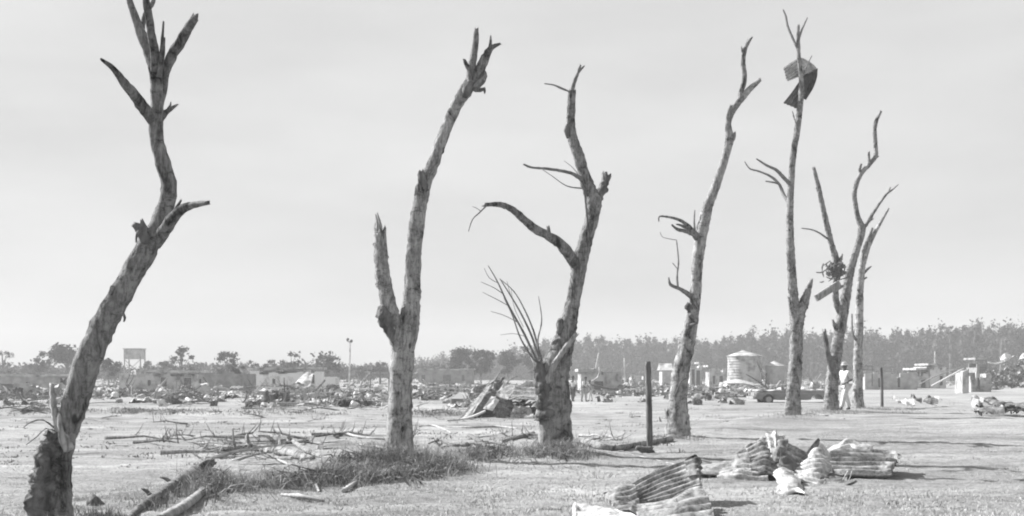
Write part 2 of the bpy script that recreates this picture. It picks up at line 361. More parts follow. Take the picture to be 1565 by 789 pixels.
tree((612, 706), 20.6, 'forked tree with one tall leaning stem and a short splintered left stem', 'bark_pale',
  [(613, 735, 22), (612, 706, 20.5), (611, 675, 19), (611, 640, 19), (612, 600, 17), (614, 560, 17.5), (617, 530, 18), (623, 500, 18), (628, 470, 14.5), (630, 440, 12.5), (631, 400, 12.5), (636, 350, 12), (642, 310, 11.5), (649, 280, 11), (660, 255, 9.5), (671, 225, 9), (684, 190, 9), (698, 160, 9), (712, 138, 10.5), (722, 122, 10), (728, 112, 7)],
  [('stem', [(616, 540, 14), (606, 508, 15, -.1), (597, 478, 13, -.12), (590, 450, 12, -.12), (585, 420, 11.5, -.12), (582, 390, 11, -.12), (581, 358, 9.5, -.12)], dict(sides=18, jag=1.6)),
   ('splinter', spl(579, 366, -3, -38, 4, 3, 4)+[[(577, 365, 5, -.12), (577, 345, 3, -.12), (574, 327, .7, -.12)]], S),
   ('wound', [(603, 524, 4, -.15), (597, 508, 9, -.2), (591, 492, 12, -.2), (587, 478, 11, -.2), (584, 468, 5, -.18)], dict(m='bark_dark', sides=14, bump=.3, freq=5, jag=.3)),
   ('branch', [(722, 128, 7, -.1), (719, 112, 6.5, -.1), (723, 90, 6, -.1), (727, 65, 5, -.1), (728, 47, 3, -.1)], {}),
   ('branch', [[(723, 130, 8), (733, 108, 8, -.1), (742, 88, 7, -.15), (750, 74, 4.5, -.2), (764, 67, 1.5, -.25)], [(744, 86, 5, -.15), (749, 72, 3, -.2), (750, 56, 1, -.2)]], {}),
   ('stub', [(720, 112, 4, -.1), (714, 102, 3.5, -.15), (710, 92, 2, -.2)], {}),
   ('stub', [[(724, 134, 6, -.1), (736, 125, 5, -.15), (741, 116, 4, -.15), (739, 108, 2, -.15)], [(726, 136, 4, -.1), (734, 138, 3, -.2), (740, 136, 2.5, -.25), (741, 142, 1, -.25)]], dict(bump=.25)),
   ('wound', [(710, 150, 4, -.1), (713, 140, 8, -.12), (719, 130, 7, -.12), (722, 124, 3, -.1)], dict(m='bark_dark', bump=.3)),
   ('stub', [(650, 292, 6, -.05), (646, 278, 6, -.1), (643, 264, 5, -.1)], dict(m='bark_dark', bump=.3, jag=1.2))])

random.seed(21)
shoots = [[(824, 560, 2.4, -.1), (802, 512, 2, -.1), (778, 468, 1.5, -.15), (760, 430, 1.1, -.2), (746, 406, .6, -.2)],
  [(826, 556, 2.2, -.15), (812, 512, 1.8, -.2), (790, 468, 1.3, -.25), (764, 426, .7, -.3)],
  [(828, 552, 2.0, .1), (815, 505, 1.6, .1), (800, 470, 1.1, .15), (785, 445, .8, .2), (766, 428, .5, .2)],
  [(820, 556, 1.8, -.2), (797, 520, 1.4, -.25), (783, 482, 1.0, -.3), (770, 455, .6, -.3)],
  [(824, 545, 1.6), (822, 520, 1.3), (828, 490, 1.0), (823, 453, .5)],
  [(770, 450, .7, -.2), (755, 440, .6, -.3), (735, 431, .4, -.4)], [(778, 468, .7, -.2), (760, 458, .6, -.3), (738, 447, .4, -.4)],
  [(790, 492, .7, -.2), (770, 482, .5, -.3), (750, 476, .4, -.4)], [(805, 515, .8, -.1), (785, 510, .5, .2), (765, 512, .4, .4)],
  [(795, 475, .6), (782, 455, .5), (775, 430, .4)], [(760, 432, .6, -.2), (748, 425, .5, -.2), (740, 410, .35, -.2)], [(800, 500, .6), (786, 470, .5, .2), (781, 440, .35, .3)]]
tree((848, 690), 21.6, 'wide-based tree with a spray of thin shoots at left and a long arched bare limb', 'bark_mid',
  [(850, 720, 30), (849, 690, 27.5), (848, 655, 26.5), (846, 610, 25), (847, 575, 23), (855, 545, 20), (864, 515, 15), (869, 490, 13.5), (876, 460, 11), (882, 425, 11), (888, 395, 12), (897, 360, 11), (906, 330, 10.5), (907, 308, 12), (900, 288, 10.5), (892, 265, 8.5), (885, 240, 9), (876, 215, 8), (872, 190, 7), (873, 165, 6.5), (874, 142, 6)],
  [('stem', [(838, 640, 17, -.1), (832, 600, 14, -.15), (828, 575, 11, -.15), (822, 555, 7, -.15)], dict(m='bark_dark', bump=.3, freq=5)),
   ('shoots', shoots, T),
   ('stub', [(836, 585, 7, -.2), (846, 560, 5, -.25), (862, 535, 4, -.25), (880, 512, 3, -.22)], dict(m='torn_wood', bump=.2)),
   ('wound', [(856, 512, 3, -.12), (855, 500, 5.5, -.14), (856, 488, 4, -.12)], dict(m='bark_dark', bump=.3, jag=.3)),
   ('bark_strip', [[(893, 285, 1.6, -.1), (896, 320, 1.5, -.14), (899, 350, 1.4, -.14), (898, 378, 1, -.14)], [(887, 270, 1.4, -.05), (894, 290, 1.2, -.12), (898, 300, 1, -.14)]], dict(m='bark_dark', sides=5, jag=0)),
   ('branch', [(880, 408, 8), (871, 392, 8.5, -.15), (858, 374, 8, -.3), (838, 361, 7, -.4), (818, 350, 7, -.5), (800, 335, 6, -.6), (782, 320, 5.2, -.7), (764, 313, 4.2, -.8), (742, 313, 2.8, -.9)], {}),
   ('stub', [(839, 363, 3.5, -.4), (839, 355, 3, -.4), (838, 349, 2.5, -.4)], {}),
   ('twig', [[(744, 314, 1.3, -.9), (733, 325, 1, -1), (722, 336, .8, -1), (716, 354, .6, -1)], [(735, 323, .6, -1), (728, 318, .5, -1.1), (722, 316, .35, -1.1)]], T),
   ('branch', [(905, 312, 9), (915, 300, 8, .1), (922, 288, 7.5, .2), (925, 275, 6.5, .2)], dict(m='bark_dark', bump=.3)),
   ('branch', [(893, 278, 4), (880, 268, 3, -.2), (862, 262, 2.4, -.4), (835, 258, 2, -.5), (812, 256, 1.7, -.6), (800, 251, 1.5, -.6)], dict(m='twig', jag=0)),
   ('twig', [[(890, 288, 1.3, -.1), (872, 286, 1, -.3), (860, 281, .8, -.4), (845, 270, .6, -.5), (830, 260, .5, -.6)], [(885, 268, .8), (874, 255, .6, .1), (862, 246, .4, .2)]], T),
   ('branch', [[(873, 145, 3.5), (877, 128, 2.8), (882, 115, 2.6), (887, 100, 1.5)], [(883, 112, 2), (890, 104, 1.5), (893, 101, .8)]], {}),
   ('twig', [(870, 140, 1.3), (858, 135, 1.8, -.1), (846, 130, 1.2, -.2), (832, 128, .8, -.3)], T),
   ('wound', [(868, 212, 2, -.08), (866, 200, 4, -.1), (867, 190, 2, -.1)], dict(m='bark_dark', jag=.3))])

tree((1036, 668), 27.6, 'curved tree beside the tall dark fence post, its lower trunk pale on the left', 'bark_pale',
  [(1038, 690, 19), (1036, 668, 17.5), (1036, 645, 16), (1036, 615, 14), (1039, 580, 13), (1044, 550, 12.5), (1051, 520, 12), (1056, 495, 10.5), (1061, 465, 9), (1064, 435, 8.5), (1066, 400, 8.5), (1070, 368, 9.5), (1076, 340, 9), (1082, 315, 8), (1091, 292, 7), (1102, 260, 6), (1110, 235, 6), (1115, 212, 6.5), (1113, 190, 4.5), (1118, 172, 5), (1127, 159, 5), (1135, 149, 5), (1147, 135, 4.5), (1161, 123, 3)],
  [('branch', [[(1132, 156, 4.5), (1133, 140, 4), (1138, 120, 4), (1136, 98, 3.5), (1138, 78, 3.5), (1144, 63, 3)], [(1136, 82, 2), (1134, 76, 1.5), (1133, 72, .8)], [(1142, 66, 2), (1149, 58, 1.2)]], {}),
   ('stub', [(1114, 184, 4), (1113, 176, 3.5, -.1), (1117, 163, 2.5, -.1)], {}),
   ('stub', [(1115, 216, 5), (1121, 212, 3), (1123, 204, 1.5)], {}),
   ('branch', [[(1068, 368, 6), (1060, 356, 4.5, -.2), (1052, 346, 3.5, -.4), (1040, 337, 2.4, -.5), (1022, 332, 1.8, -.6), (1008, 331, 1.3, -.7), (1007, 338, .8, -.7)], [(1060, 358, 4, -.2), (1046, 353, 3, -.4), (1036, 351, 2.5, -.5), (1028, 345, 1.5, -.6)], [(1058, 354, 3), (1042, 345, 2.2, -.2), (1034, 343, 1, -.3)]], {}),
   ('twig', [[(1063, 362, 2.4), (1061, 340, 1.6), (1062, 321, .8)]], T),
   ('branch', [[(1060, 456, 5), (1050, 448, 4, -.2), (1038, 441, 3, -.4), (1025, 435, 2.6, -.6), (1022, 424, 1, -.6)], [(1036, 441, 2.2, -.4), (1035, 420, 1.6, -.4), (1037, 400, 1.4, -.4), (1034, 367, .8, -.4)], [(1034, 367, .6, -.4), (1022, 365, .5, -.4), (1012, 362, .5, -.4), (1009, 355, .4, -.4)], [(1036, 412, .8, -.4), (1028, 402, .6, -.4)]], dict(T, step=.06)),
   ('knot', [(1056, 470, 3, -.1), (1051, 469, 5.5, -.12), (1048, 470, 3, -.14)], dict(m='bark_dark', bump=.3, jag=.5)),
   ('bark_strip', [[(1055, 497, 2, -.2), (1060, 496, 2.4, -.22), (1066, 494, 1, -.1)], [(1032, 605, 1.2, -.2), (1040, 585, 1, -.25), (1052, 577, .6, -.2)]], dict(m='bark_dark', sides=5, jag=0))])

tree((1210, 634), 42.5, 'tall straight tree carrying a folded corrugated sheet near its top', 'bark_mid',
  [(1210, 648, 15), (1211, 634, 13), (1213, 600, 11), (1216, 550, 10), (1217, 500, 9.5), (1214, 470, 8), (1211, 430, 7), (1208, 380, 6.5), (1207, 330, 5.5), (1209, 280, 5), (1212, 240, 5), (1218, 200, 5), (1223, 160, 4.5), (1225, 130, 3.8), (1222, 100, 3), (1220, 70, 3), (1220, 40, 2.2)],
  [('stem', [(1217, 508, 9), (1221, 487, 8.5), (1228, 465, 7.5), (1234, 447, 5.5), (1240, 428, 2.5)], dict(jag=1.5)),
   ('stub', [(1212, 480, 4, -.1), (1208, 465, 3, -.2), (1205, 455, 1.5, -.2)], {}),
   ('branch', [(1219, 75, 2), (1211, 57, 1.9), (1204, 40, 1.8), (1201, 25, 1.6), (1197, 15, 1)], dict(T)),
   ('branch', [(1221, 60, 1.8), (1225, 48, 1.6), (1229, 38, 1.6), (1234, 27, .9)], dict(T)),
   ('twig', [(1225, 120, 1.4), (1232, 103, 1.1), (1241, 85, .7)], T),
   ('branch', [(1208, 282, 3.2), (1198, 272, 3, -.3), (1186, 260, 2.5, -.6), (1172, 253, 1.8, -.8), (1156, 243, 1, -1)], dict(jag=0, m='twig')),
   ('branch', [[(1207, 312, 3), (1198, 298, 2.6, .3), (1191, 282, 2.2, .5), (1178, 270, 1.8, .7), (1160, 262, 1.4, .8), (1146, 258, 1.1, .9), (1138, 247, .7, 1)], [(1190, 281, 1.6, .5), (1182, 279, 1.4, .5), (1170, 277, 1, .5)]], dict(jag=0, m='twig')),
   ('bark_strip', [[(1214, 180, 1, -.1), (1211, 170, .7, -.15)], [(1219, 195, 1, -.1), (1212, 176, .8, -.2)]], T)])

tree((1270, 628), 46.5, 'many-limbed tree with a broken board and tangle lodged in its fork', 'bark_mid',
  [(1269, 642, 13), (1270, 628, 11.5), (1271, 600, 10), (1273, 570, 9.5), (1278, 540, 9), (1282, 510, 8.5), (1288, 480, 8.5), (1293, 450, 7.5), (1298, 420, 7), (1305, 395, 5.5), (1313, 370, 5.5), (1317, 350, 6), (1311, 332, 4), (1307, 310, 3.5), (1306, 295, 3.5), (1310, 278, 3.5), (1318, 263, 3.5), (1330, 250, 3.5), (1338, 238, 3.5), (1338, 220, 3.2), (1337, 200, 3), (1339, 186, 3), (1346, 171, 2)],
  [('branch', [(1287, 482, 6), (1279, 465, 5, -.2), (1277, 445, 4.8, -.3), (1279, 420, 5, -.4), (1279, 402, 5.5, -.4), (1272, 378, 4.6, -.4), (1264, 345, 4.2, -.4), (1255, 305, 3.8, -.4), (1250, 282, 3.4, -.4), (1244, 258, 2.4, -.4)], {}),
   ('twig', [(1265, 365, 1.8, -.4), (1252, 356, 1.4, -.7), (1240, 351, 1.1, -.9), (1225, 349, .8, -1)], T),
   ('stub', [(1251, 290, 2, -.4), (1247, 287, 1.2, -.4)], T),
   ('stub', [(1282, 404, 3, -.4), (1285, 396, 2.5, -.4), (1287, 390, 1.2, -.4)], {}),
   ('branch', [[(1316, 352, 4), (1326, 340, 3, .2), (1334, 327, 2.4, .3), (1345, 310, 2, .4), (1355, 297, 1.7, .5), (1364, 290, 1.2, .5), (1373, 282, .7, .6)], [(1357, 296, 1, .5), (1361, 286, .8, .5)], [(1326, 340, 1.8, .2), (1335, 334, 1, .2)]], dict(jag=0)),
   ('stub', [(1317, 266, 2.5), (1314, 260, 2.2), (1316, 252, 1.6)], {}),
   ('stub', [(1329, 252, 2.2), (1328, 243, 2), (1328, 233, 1.4)], {}),
   ('stub', [(1336, 243, 2.4), (1342, 239, 1.2)], {}),
   ('branch', [(1277, 578, 7, -.1), (1270, 556, 5.5, -.2), (1265, 540, 4, -.3), (1263, 525, 3.6, -.3), (1260, 508, 3, -.3)], dict(m='bark_dark')),
   ('stub', [(1280, 505, 4, -.1), (1275, 496, 3, -.2), (1273, 490, 1.5, -.2)], {})])

tree((1310, 624), 50.5, 'slender pale tree at the right end of the row, closest to the thin post', 'bark_pale',
  [(1311, 636, 11), (1311, 624, 9.5), (1311, 600, 7.5), (1311, 550, 6.5), (1313, 500, 6.3), (1314, 450, 5.5), (1317, 412, 5), (1321, 395, 4.5), (1328, 375, 3.5), (1337, 356, 3), (1347, 338, 2.4), (1358, 319, 1.4)],
  [('branch', [(1318, 405, 4), (1320, 385, 3.5), (1326, 368, 3), (1333, 350, 1.6)], dict(jag=2)),
   ('stub', [(1320, 418, 2.4), (1327, 411, 1.8), (1332, 407, .8)], T),
   ('stub', [(1318, 428, 2), (1325, 424, 1.4)], T),
   ('stub', [(1309, 520, 2.5, -.1), (1303, 508, 1.8, -.2), (1302, 480, 1.2, -.2)], T)])

# ------------------------------------------------------------------ metal sheets
def patch(name, rows, n=40, m=40, corr=0, amp=.012, along='u', crumple=.02, cs=6.0, mat='iron', parent=None, thick=.004, label=None, cat=None, group=None, seed=0, ragged=0.0):
    """rows: control rows (v) of (px,py,Y) columns (u). corr = number of corrugations running along u"""
    C = np.array([[tuple(P(*q)) for q in r] for r in rows]); nv, nu = C.shape[:2]
    def cr1(A, t):   # catmull-rom over axis 0
        k = len(A); i = min(int(t*(k-1)), k-2) if k > 1 else 0; f = t*(k-1)-i
        p0 = A[max(i-1, 0)]; p1 = A[i]; p2 = A[min(i+1, k-1)]; p3 = A[min(i+2, k-1)]
        return .5*(2*p1+(p2-p0)*f+(2*p0-5*p1+4*p2-p3)*f*f+(3*p1-p0-3*p2+p3)*f**3)
    G = np.zeros((m+1, n+1, 3))
    for j in range(m+1):
        row = cr1(C, j/m)
        for i_ in range(n+1): G[j, i_] = cr1(row, i_/n)
    du = np.gradient(G, axis=1); dv = np.gradient(G, axis=0); nr = np.cross(du, dv); nr /= (np.linalg.norm(nr, axis=2, keepdims=True)+1e-9)
    off = Vector((seed*7.3+1, seed*3.1, seed))
    mb = MB(); rs = random.Random(seed)
    ew = float(np.linalg.norm(G[m//2, -1]-G[m//2, 0])); eh = float(np.linalg.norm(G[-1, n//2]-G[0, n//2]))
    cell = 1.1/cs; KX = max(3, int(ew/cell)); KY = max(3, int(eh/cell)); LT = [[rs.uniform(-1, 1) for _ in range(KX+2)] for _ in range(KY+2)]
    JX = [[rs.uniform(-.3, .3) for _ in range(KX+2)] for _ in range(KY+2)]
    def facet(u, v):
        a = u*KX+.35*math.sin(v*5+seed); b = v*KY+.35*math.sin(u*4+seed*2); a = min(max(a, 0), KX-1e-6); b = min(max(b, 0), KY-1e-6); ia, ib = int(a), int(b); fa_, fb = a-ia, b-ib
        L00, L10, L01, L11 = LT[ib][ia], LT[ib][ia+1], LT[ib+1][ia], LT[ib+1][ia+1]
        if (ia+ib+seed) % 2:
            return L00+(L10-L00)*fa_+(L11-L10)*fb if fa_ > fb else L00+(L11-L01)*fa_+(L01-L00)*fb
        return L00+(L10-L00)*fa_+(L01-L00)*fb if fa_+fb < 1 else L11+(L01-L11)*(1-fa_)+(L10-L11)*(1-fb)
    edge = [rs.random() for _ in range(n+1)]; edge2 = [rs.random() for _ in range(m+1)]
    for j in range(m+1):
        for i_ in range(n+1):
            p = Vector(G[j, i_]); q = (p+off)*cs
            t = (j/m if along == 'u' else i_/n)
            d = amp*math.sin(2*math.pi*corr*t+.6*mn.noise(q*.4)) if corr else 0
            cr_ = 1.0*facet(i_/n, j/m)+.35*mn.noise(q*1.7)
            d += crumple*cr_
            p = p+Vector(nr[j, i_])*d
            if ragged:
                k = ragged*(edge[i_]-.5)
                if j == 0: p = p-Vector(dv[j, i_])*k*m*.06
                if j == m: p = p+Vector(dv[j, i_])*k*m*.06
            mb.v.append(tuple(p))
    for j in range(m):
        for i_ in range(n):
            a = j*(n+1)+i_; mb.f.append((a, a+1, a+n+2, a+n+1))
    loc = Vector(G[m, n//2]) if parent is None else None
    o = mb.build(name, M[mat], parent, smooth=corr > 0, solid=thick, loc=loc)
    if label: tag(o, label, cat, group)
    return o

# sheet caught high in the tall tree
sy = 43.15
root = empty('metal_sheet', P(1222, 128, sy), 'folded corrugated iron sheet wrapped round the top of the tall straight tree', 'metal sheet')
patch('upper_flap', [[(1197, 105, sy-.4), (1209, 96, sy-.35), (1224, 89, sy-.3), (1238, 95, sy+.1), (1249, 105, sy+.4)],
  [(1200, 115, sy-.5), (1212, 108, sy-.45), (1225, 101, sy-.4), (1234, 103, sy-.2), (1243, 108, sy+.2)],
  [(1204, 125, sy-.6), (1216, 119, sy-.55), (1227, 115, sy-.5), (1231, 113, sy-.45), (1236, 111, sy-.1)]], n=60, m=60, corr=6, amp=.03, crumple=.05, cs=2, mat='iron_pale', parent=root, seed=3)
patch('shade_toned_fold', [[(1249, 105, sy+.4), (1247, 122, sy+.2), (1241, 138, sy-.1), (1231, 153, sy-.3)], [(1238, 109, sy), (1236, 124, sy), (1233, 138, sy-.2), (1228, 151, sy-.35)], [(1228, 116, sy-.45), (1226, 126, sy-.4), (1225, 138, sy-.4), (1226, 150, sy-.4)]], n=30, m=30, corr=3, amp=.025, crumple=.05, cs=3, mat='dark', parent=root, seed=4)  # near-black material puts the shade inside the fold into its colour
patch('lower_flap', [[(1224, 119, sy-.45), (1212, 137, sy-.5), (1197, 157, sy-.6)], [(1227, 128, sy-.42), (1219, 144, sy-.45), (1208, 162, sy-.5)], [(1231, 146, sy-.35), (1227, 156, sy-.35), (1221, 168, sy-.4)]], n=30, m=40, corr=5, amp=.03, crumple=.05, cs=2, mat='iron_dark', parent=root, seed=6)

# tangle in the fork of the many-limbed tree
bo = empty('broken_board', P(1262, 447, 46.0), 'thick broken board lodged in the tree fork, sticking out to the left', 'board')
mb = MB(); a = P(1247, 456, 45.7); b = P(1283, 433, 46.0); d = (b-a); L = d.length
q = d.to_track_quat('X', 'Z').to_matrix().to_4x4(); mb.box(0, L, -.06, .06, -.13, .12, Matrix.Translation(a) @ q)
mb.box(.03, L*.7, -.11, -.07, -.05, .09, Matrix.Translation(a) @ q); mb.build('plank', M['grey_wood'], bo)
mb = MB(); mb.box(L*.65, L*1.1, -.04, .04, -.2, -.12, Matrix.Translation(a) @ q); mb.build('cleat', M['grey_wood'], bo)
random.seed(4); mb = MB()
for k in range(95):
    cx_, cy_ = 1277+random.gauss(0, 8), 413+random.gauss(0, 6)
    an = random.choice([-.5, .2, 1.3, 2.4])+random.gauss(0, .5); l = random.uniform(3, 9); dY = random.uniform(-.5, .1)
    pxtube(mb, [(cx_-l*math.cos(an), cy_-l*math.sin(an)*.7, random.uniform(.4, 1.3), dY), (cx_+random.uniform(-1.2, 1.2), cy_+random.uniform(-1.2, 1.2), 1.1, dY-.1), (cx_+l*math.cos(an), cy_+l*math.sin(an)*.7, .5, dY+.1)], 46.3, sides=4, step=.1, jag=0)
for k in range(9):
    cx_, cy_ = 1278+random.uniform(-9, 9), 413+random.uniform(-9, 9)
    pxtube(mb, [(cx_-5, cy_+random.uniform(-4, 4), 1, -.4), (cx_, cy_, random.uniform(3, 5), -.4), (cx_+5, cy_+random.uniform(-4, 4), 1, -.4)], 46.3, sides=6, step=.08, bump=.4)
tg = mb.build('branch_tangle', M['post'], None, loc=P(1277, 413, 46.2)); tag(tg, 'dark ragged tangle of sticks wedged in the tree fork above the lodged board', 'debris')

# foreground sheet: kinked corrugated iron
root = empty('crumpled_sheet', P(1010, 790, 12.0), 'nearest crumpled corrugated iron sheet, its ribbed flap reared up at the bottom edge', 'metal sheet')
patch('upper_flap', [
  [(966, 741, 13.75), (985, 727, 13.85), (1008, 716, 13.95), (1035, 708, 14.0), (1061, 698, 14.0)],
  [(968, 752, 13.6), (990, 741, 13.65), (1014, 729, 13.75), (1042, 720, 13.8), (1069, 712, 13.7)],
  [(971, 763, 13.45), (994, 756, 13.45), (1018, 745, 13.5), (1045, 736, 13.5), (1070, 726, 13.4)],
  [(974, 772, 13.3), (998, 768, 13.25), (1022, 762, 13.25), (1048, 750, 13.3), (1071, 741, 13.15)]],
  n=60, m=70, corr=7, amp=.03, crumple=.016, cs=5, mat='iron', parent=root, seed=1)
patch('lower_flap', [
  [(972, 770, 13.1), (1000, 767, 13.0), (1030, 762, 12.95), (1052, 750, 13.1), (1073, 744, 13.0)],
  [(975, 781, 12.5), (1005, 778, 12.45), (1035, 775, 12.4), (1060, 768, 12.5), (1083, 765, 12.6)],
  [(972, 792, 12.0), (1004, 791, 11.95), (1036, 790, 11.9), (1064, 787, 11.95), (1090, 784, 12.0)],
  [(970, 806, 11.5), (1004, 806, 11.45), (1036, 806, 11.4), (1066, 806, 11.4), (1100, 806, 11.3)]],
  n=60, m=60, corr=5.5, amp=.034, crumple=.02, cs=4, mat='iron', parent=root, seed=2)
patch('curled_end', [
  [(1047, 703, 13.86), (1056, 698, 13.8), (1063, 697, 13.8), (1068, 703, 13.9)],
  [(1049, 716, 13.7), (1060, 712, 13.6), (1068, 712, 13.6), (1072, 716, 13.7)],
  [(1050, 728, 13.45), (1061, 727, 13.35), (1068, 728, 13.35), (1071, 731, 13.5)]], n=20, m=50, corr=3.5, amp=.022, crumple=.02, cs=5, mat='rust', parent=root, seed=9)
patch('left_flap', [
  [(922, 754, 13.6), (945, 745, 13.75), (970, 737, 13.8)],
  [(928, 763, 13.2), (950, 757, 13.3), (972, 750, 13.5)],
  [(938, 772, 12.85), (956, 770, 12.9), (976, 766, 13.1)],
  [(944, 781, 12.4), (962, 781, 12.4), (984, 782, 12.4)]],
  n=40, m=60, corr=5.5, amp=.024, crumple=.025, cs=6, mat='iron', parent=root, seed=5)
root = empty('bent_sheet', P(915, 796, 11.8), 'pale curled metal sheet at the bottom edge left of the reared flap', 'metal sheet')
patch('curled_panel', [
  [(884, 769, 12.9), (905, 771, 12.85), (930, 776, 12.6), (955, 784, 12.2), (985, 794, 11.7)],
  [(881, 778, 12.4), (903, 779, 12.35), (928, 784, 12.1), (955, 791, 11.8), (985, 800, 11.4)],
  [(878, 794, 11.8), (905, 796, 11.7), (930, 799, 11.5), (955, 803, 11.3), (985, 808, 11.1)]],
  n=50, m=36, corr=2.5, amp=.015, crumple=.025, cs=5, mat='iron_pale', parent=root, seed=6)
patch('turned_edge', [[(876, 774, 12.7), (881, 768, 12.8), (886, 770, 12.9)], [(875, 782, 12.3), (880, 779, 12.3), (885, 780, 12.4)], [(874, 793, 11.8), (880, 793, 11.8), (885, 795, 11.8)]],
  n=14, m=24, crumple=.012, mat='iron_pale', parent=root, seed=7)

# the big heap of sheets
G1 = 'crumpled iron sheets in the big heap at right'
def sheet(label, rows, **kw): return patch('metal_sheet', rows, label=label, cat='metal sheet', group=G1, **kw)
sheet('ribbed corrugated sheet with level ridges forming the right end of the big heap', [
  [(1268, 690, 17.9), (1290, 687, 18.0), (1320, 687, 18.0), (1350, 688, 18.0), (1368, 689, 17.9), (1374, 693, 17.6)],
  [(1266, 702, 17.5), (1290, 700, 17.5), (1320, 700, 17.5), (1350, 701, 17.5), (1366, 702, 17.4), (1372, 703, 17.3)],
  [(1270, 713, 17.1), (1292, 713, 17.1), (1320, 713, 17.1), (1345, 713, 17.1), (1360, 714, 17.0), (1366, 713, 17.0)],
  [(1276, 727, 16.8), (1292, 727, 16.7), (1320, 727, 16.7), (1342, 727, 16.7), (1356, 726, 16.7), (1362, 724, 16.7)]],
  n=50, m=70, corr=6.5, amp=.042, crumple=.015, cs=4, mat='iron', seed=11)
sheet('pale buckled sheet humped behind the level-ridged corrugated sheet', [
  [(1268, 688, 18.4), (1285, 676, 18.5), (1296, 669, 18.5), (1312, 676, 18.5), (1330, 684, 18.4)],
  [(1266, 692, 18.0), (1285, 684, 18.0), (1298, 680, 18.1), (1314, 684, 18.0), (1334, 689, 18.0)],
  [(1268, 702, 17.8), (1285, 700, 17.8), (1298, 698, 17.8), (1314, 700, 17.8), (1334, 702, 17.8)]], n=36, m=60, crumple=.03, cs=8, mat='iron_pale', corr=5, amp=.025, seed=12)
sheet('fan-shaped crumpled sheet with ribs, in the middle of the heap', [
  [(1222, 704, 17.6), (1234, 700, 17.6), (1248, 676, 17.7), (1262, 684, 17.6), (1271, 703, 17.4)],
  [(1214, 712, 17.2), (1232, 708, 17.1), (1246, 700, 17.1), (1260, 702, 17.1), (1270, 716, 17.0)],
  [(1212, 722, 16.8), (1228, 722, 16.7), (1242, 720, 16.6), (1256, 720, 16.6), (1266, 726, 16.7)],
  [(1216, 734, 16.5), (1230, 737, 16.4), (1244, 741, 16.3), (1252, 743, 16.2), (1260, 738, 16.3)]],
  n=60, m=80, corr=9, amp=.028, crumple=.022, cs=5, mat='iron_pale', along='u', seed=13)
sheet('dark upright triangular fold pointing up from the middle of the heap', [
  [(1224, 702, 17.3), (1238, 684, 17.4), (1250, 670, 17.5), (1254, 672, 17.5)],
  [(1230, 705, 17.25), (1240, 696, 17.35), (1248, 686, 17.4), (1250, 682, 17.45)],
  [(1240, 706, 17.2), (1244, 702, 17.25), (1247, 697, 17.3), (1248, 694, 17.35)]], n=24, m=20, crumple=.02, mat='rust', seed=14)
sheet('ribbed panel sloping down left in the heap, beside the dark triangular fold', [
  [(1194, 677, 17.9), (1206, 679, 17.9), (1220, 685, 17.9), (1233, 692, 17.8)],
  [(1188, 690, 17.5), (1202, 692, 17.5), (1214, 698, 17.5), (1226, 703, 17.5)],
  [(1183, 706, 17.1), (1196, 709, 17.1), (1208, 712, 17.1), (1218, 714, 17.1)]], n=40, m=44, corr=5, amp=.038, crumple=.018, cs=6, mat='iron', seed=15)
sheet('pale twisted sheet rising to the highest point on the left of the heap', [
  [(1158, 680, 17.9), (1168, 668, 18.0), (1181, 659, 18.0), (1196, 668, 18.0), (1203, 680, 17.9)],
  [(1163, 688, 17.6), (1172, 676, 17.6), (1183, 670, 17.5), (1192, 676, 17.5), (1200, 690, 17.6)],
  [(1166, 704, 17.2), (1176, 700, 17.1), (1184, 700, 17.1), (1192, 704, 17.1), (1200, 710, 17.2)]], n=70, m=60, crumple=.03, cs=8, mat='iron_pale', corr=5, amp=.03, along='v', seed=16)
sheet('grey ribbed slab leaning on the left side of the heap', [
  [(1128, 692, 17.9), (1145, 684, 18.0), (1165, 676, 18.0)],
  [(1124, 700, 17.6), (1144, 695, 17.6), (1166, 690, 17.6)],
  [(1116, 713, 17.2), (1140, 711, 17.1), (1168, 712, 17.1)]], n=40, m=34, corr=3.5, amp=.04, crumple=.02, mat='iron', seed=17)
sheet('low pale crumpled scrap at the left foot of the heap', [
  [(1108, 718, 17.1), (1124, 712, 17.1), (1142, 712, 17.1), (1172, 714, 17.0)],
  [(1098, 726, 16.7), (1122, 721, 16.7), (1144, 719, 16.7), (1172, 722, 16.7)],
  [(1096, 733, 16.4), (1120, 733, 16.3), (1144, 732, 16.3), (1174, 734, 16.3)]], n=46, m=60, crumple=.03, cs=7, mat='iron_pale', corr=4.5, amp=.03, seed=18)
sheet('long flat light sheet lying on the grass left of the heap', [
  [(1062, 712, 17.6), (1090, 709, 17.7), (1122, 703, 18.0)],
  [(1061, 718, 17.2), (1090, 716, 17.2), (1118, 712, 17.3)],
  [(1060, 726, 16.8), (1090, 725, 16.8), (1114, 723, 16.9)]], n=40, m=20, corr=2, amp=.02, crumple=.03, mat='iron', seed=19)
sheet('white torn sheet spilling forward onto the grass from the front of the heap', [
  [(1175, 722, 16.7), (1180, 711, 16.9), (1192, 712, 16.9), (1206, 717, 16.8)],
  [(1186, 732, 16.1), (1192, 728, 16.1), (1204, 728, 16.1), (1218, 732, 16.1)],
  [(1188, 744, 15.3), (1198, 741, 15.3), (1212, 739, 15.3), (1226, 744, 15.3)],
  [(1186, 754, 14.7), (1200, 757, 14.6), (1216, 752, 14.7), (1229, 758, 14.5)]], n=60, m=60, crumple=.035, cs=6, mat='iron_pale', corr=4, amp=.02, seed=20)
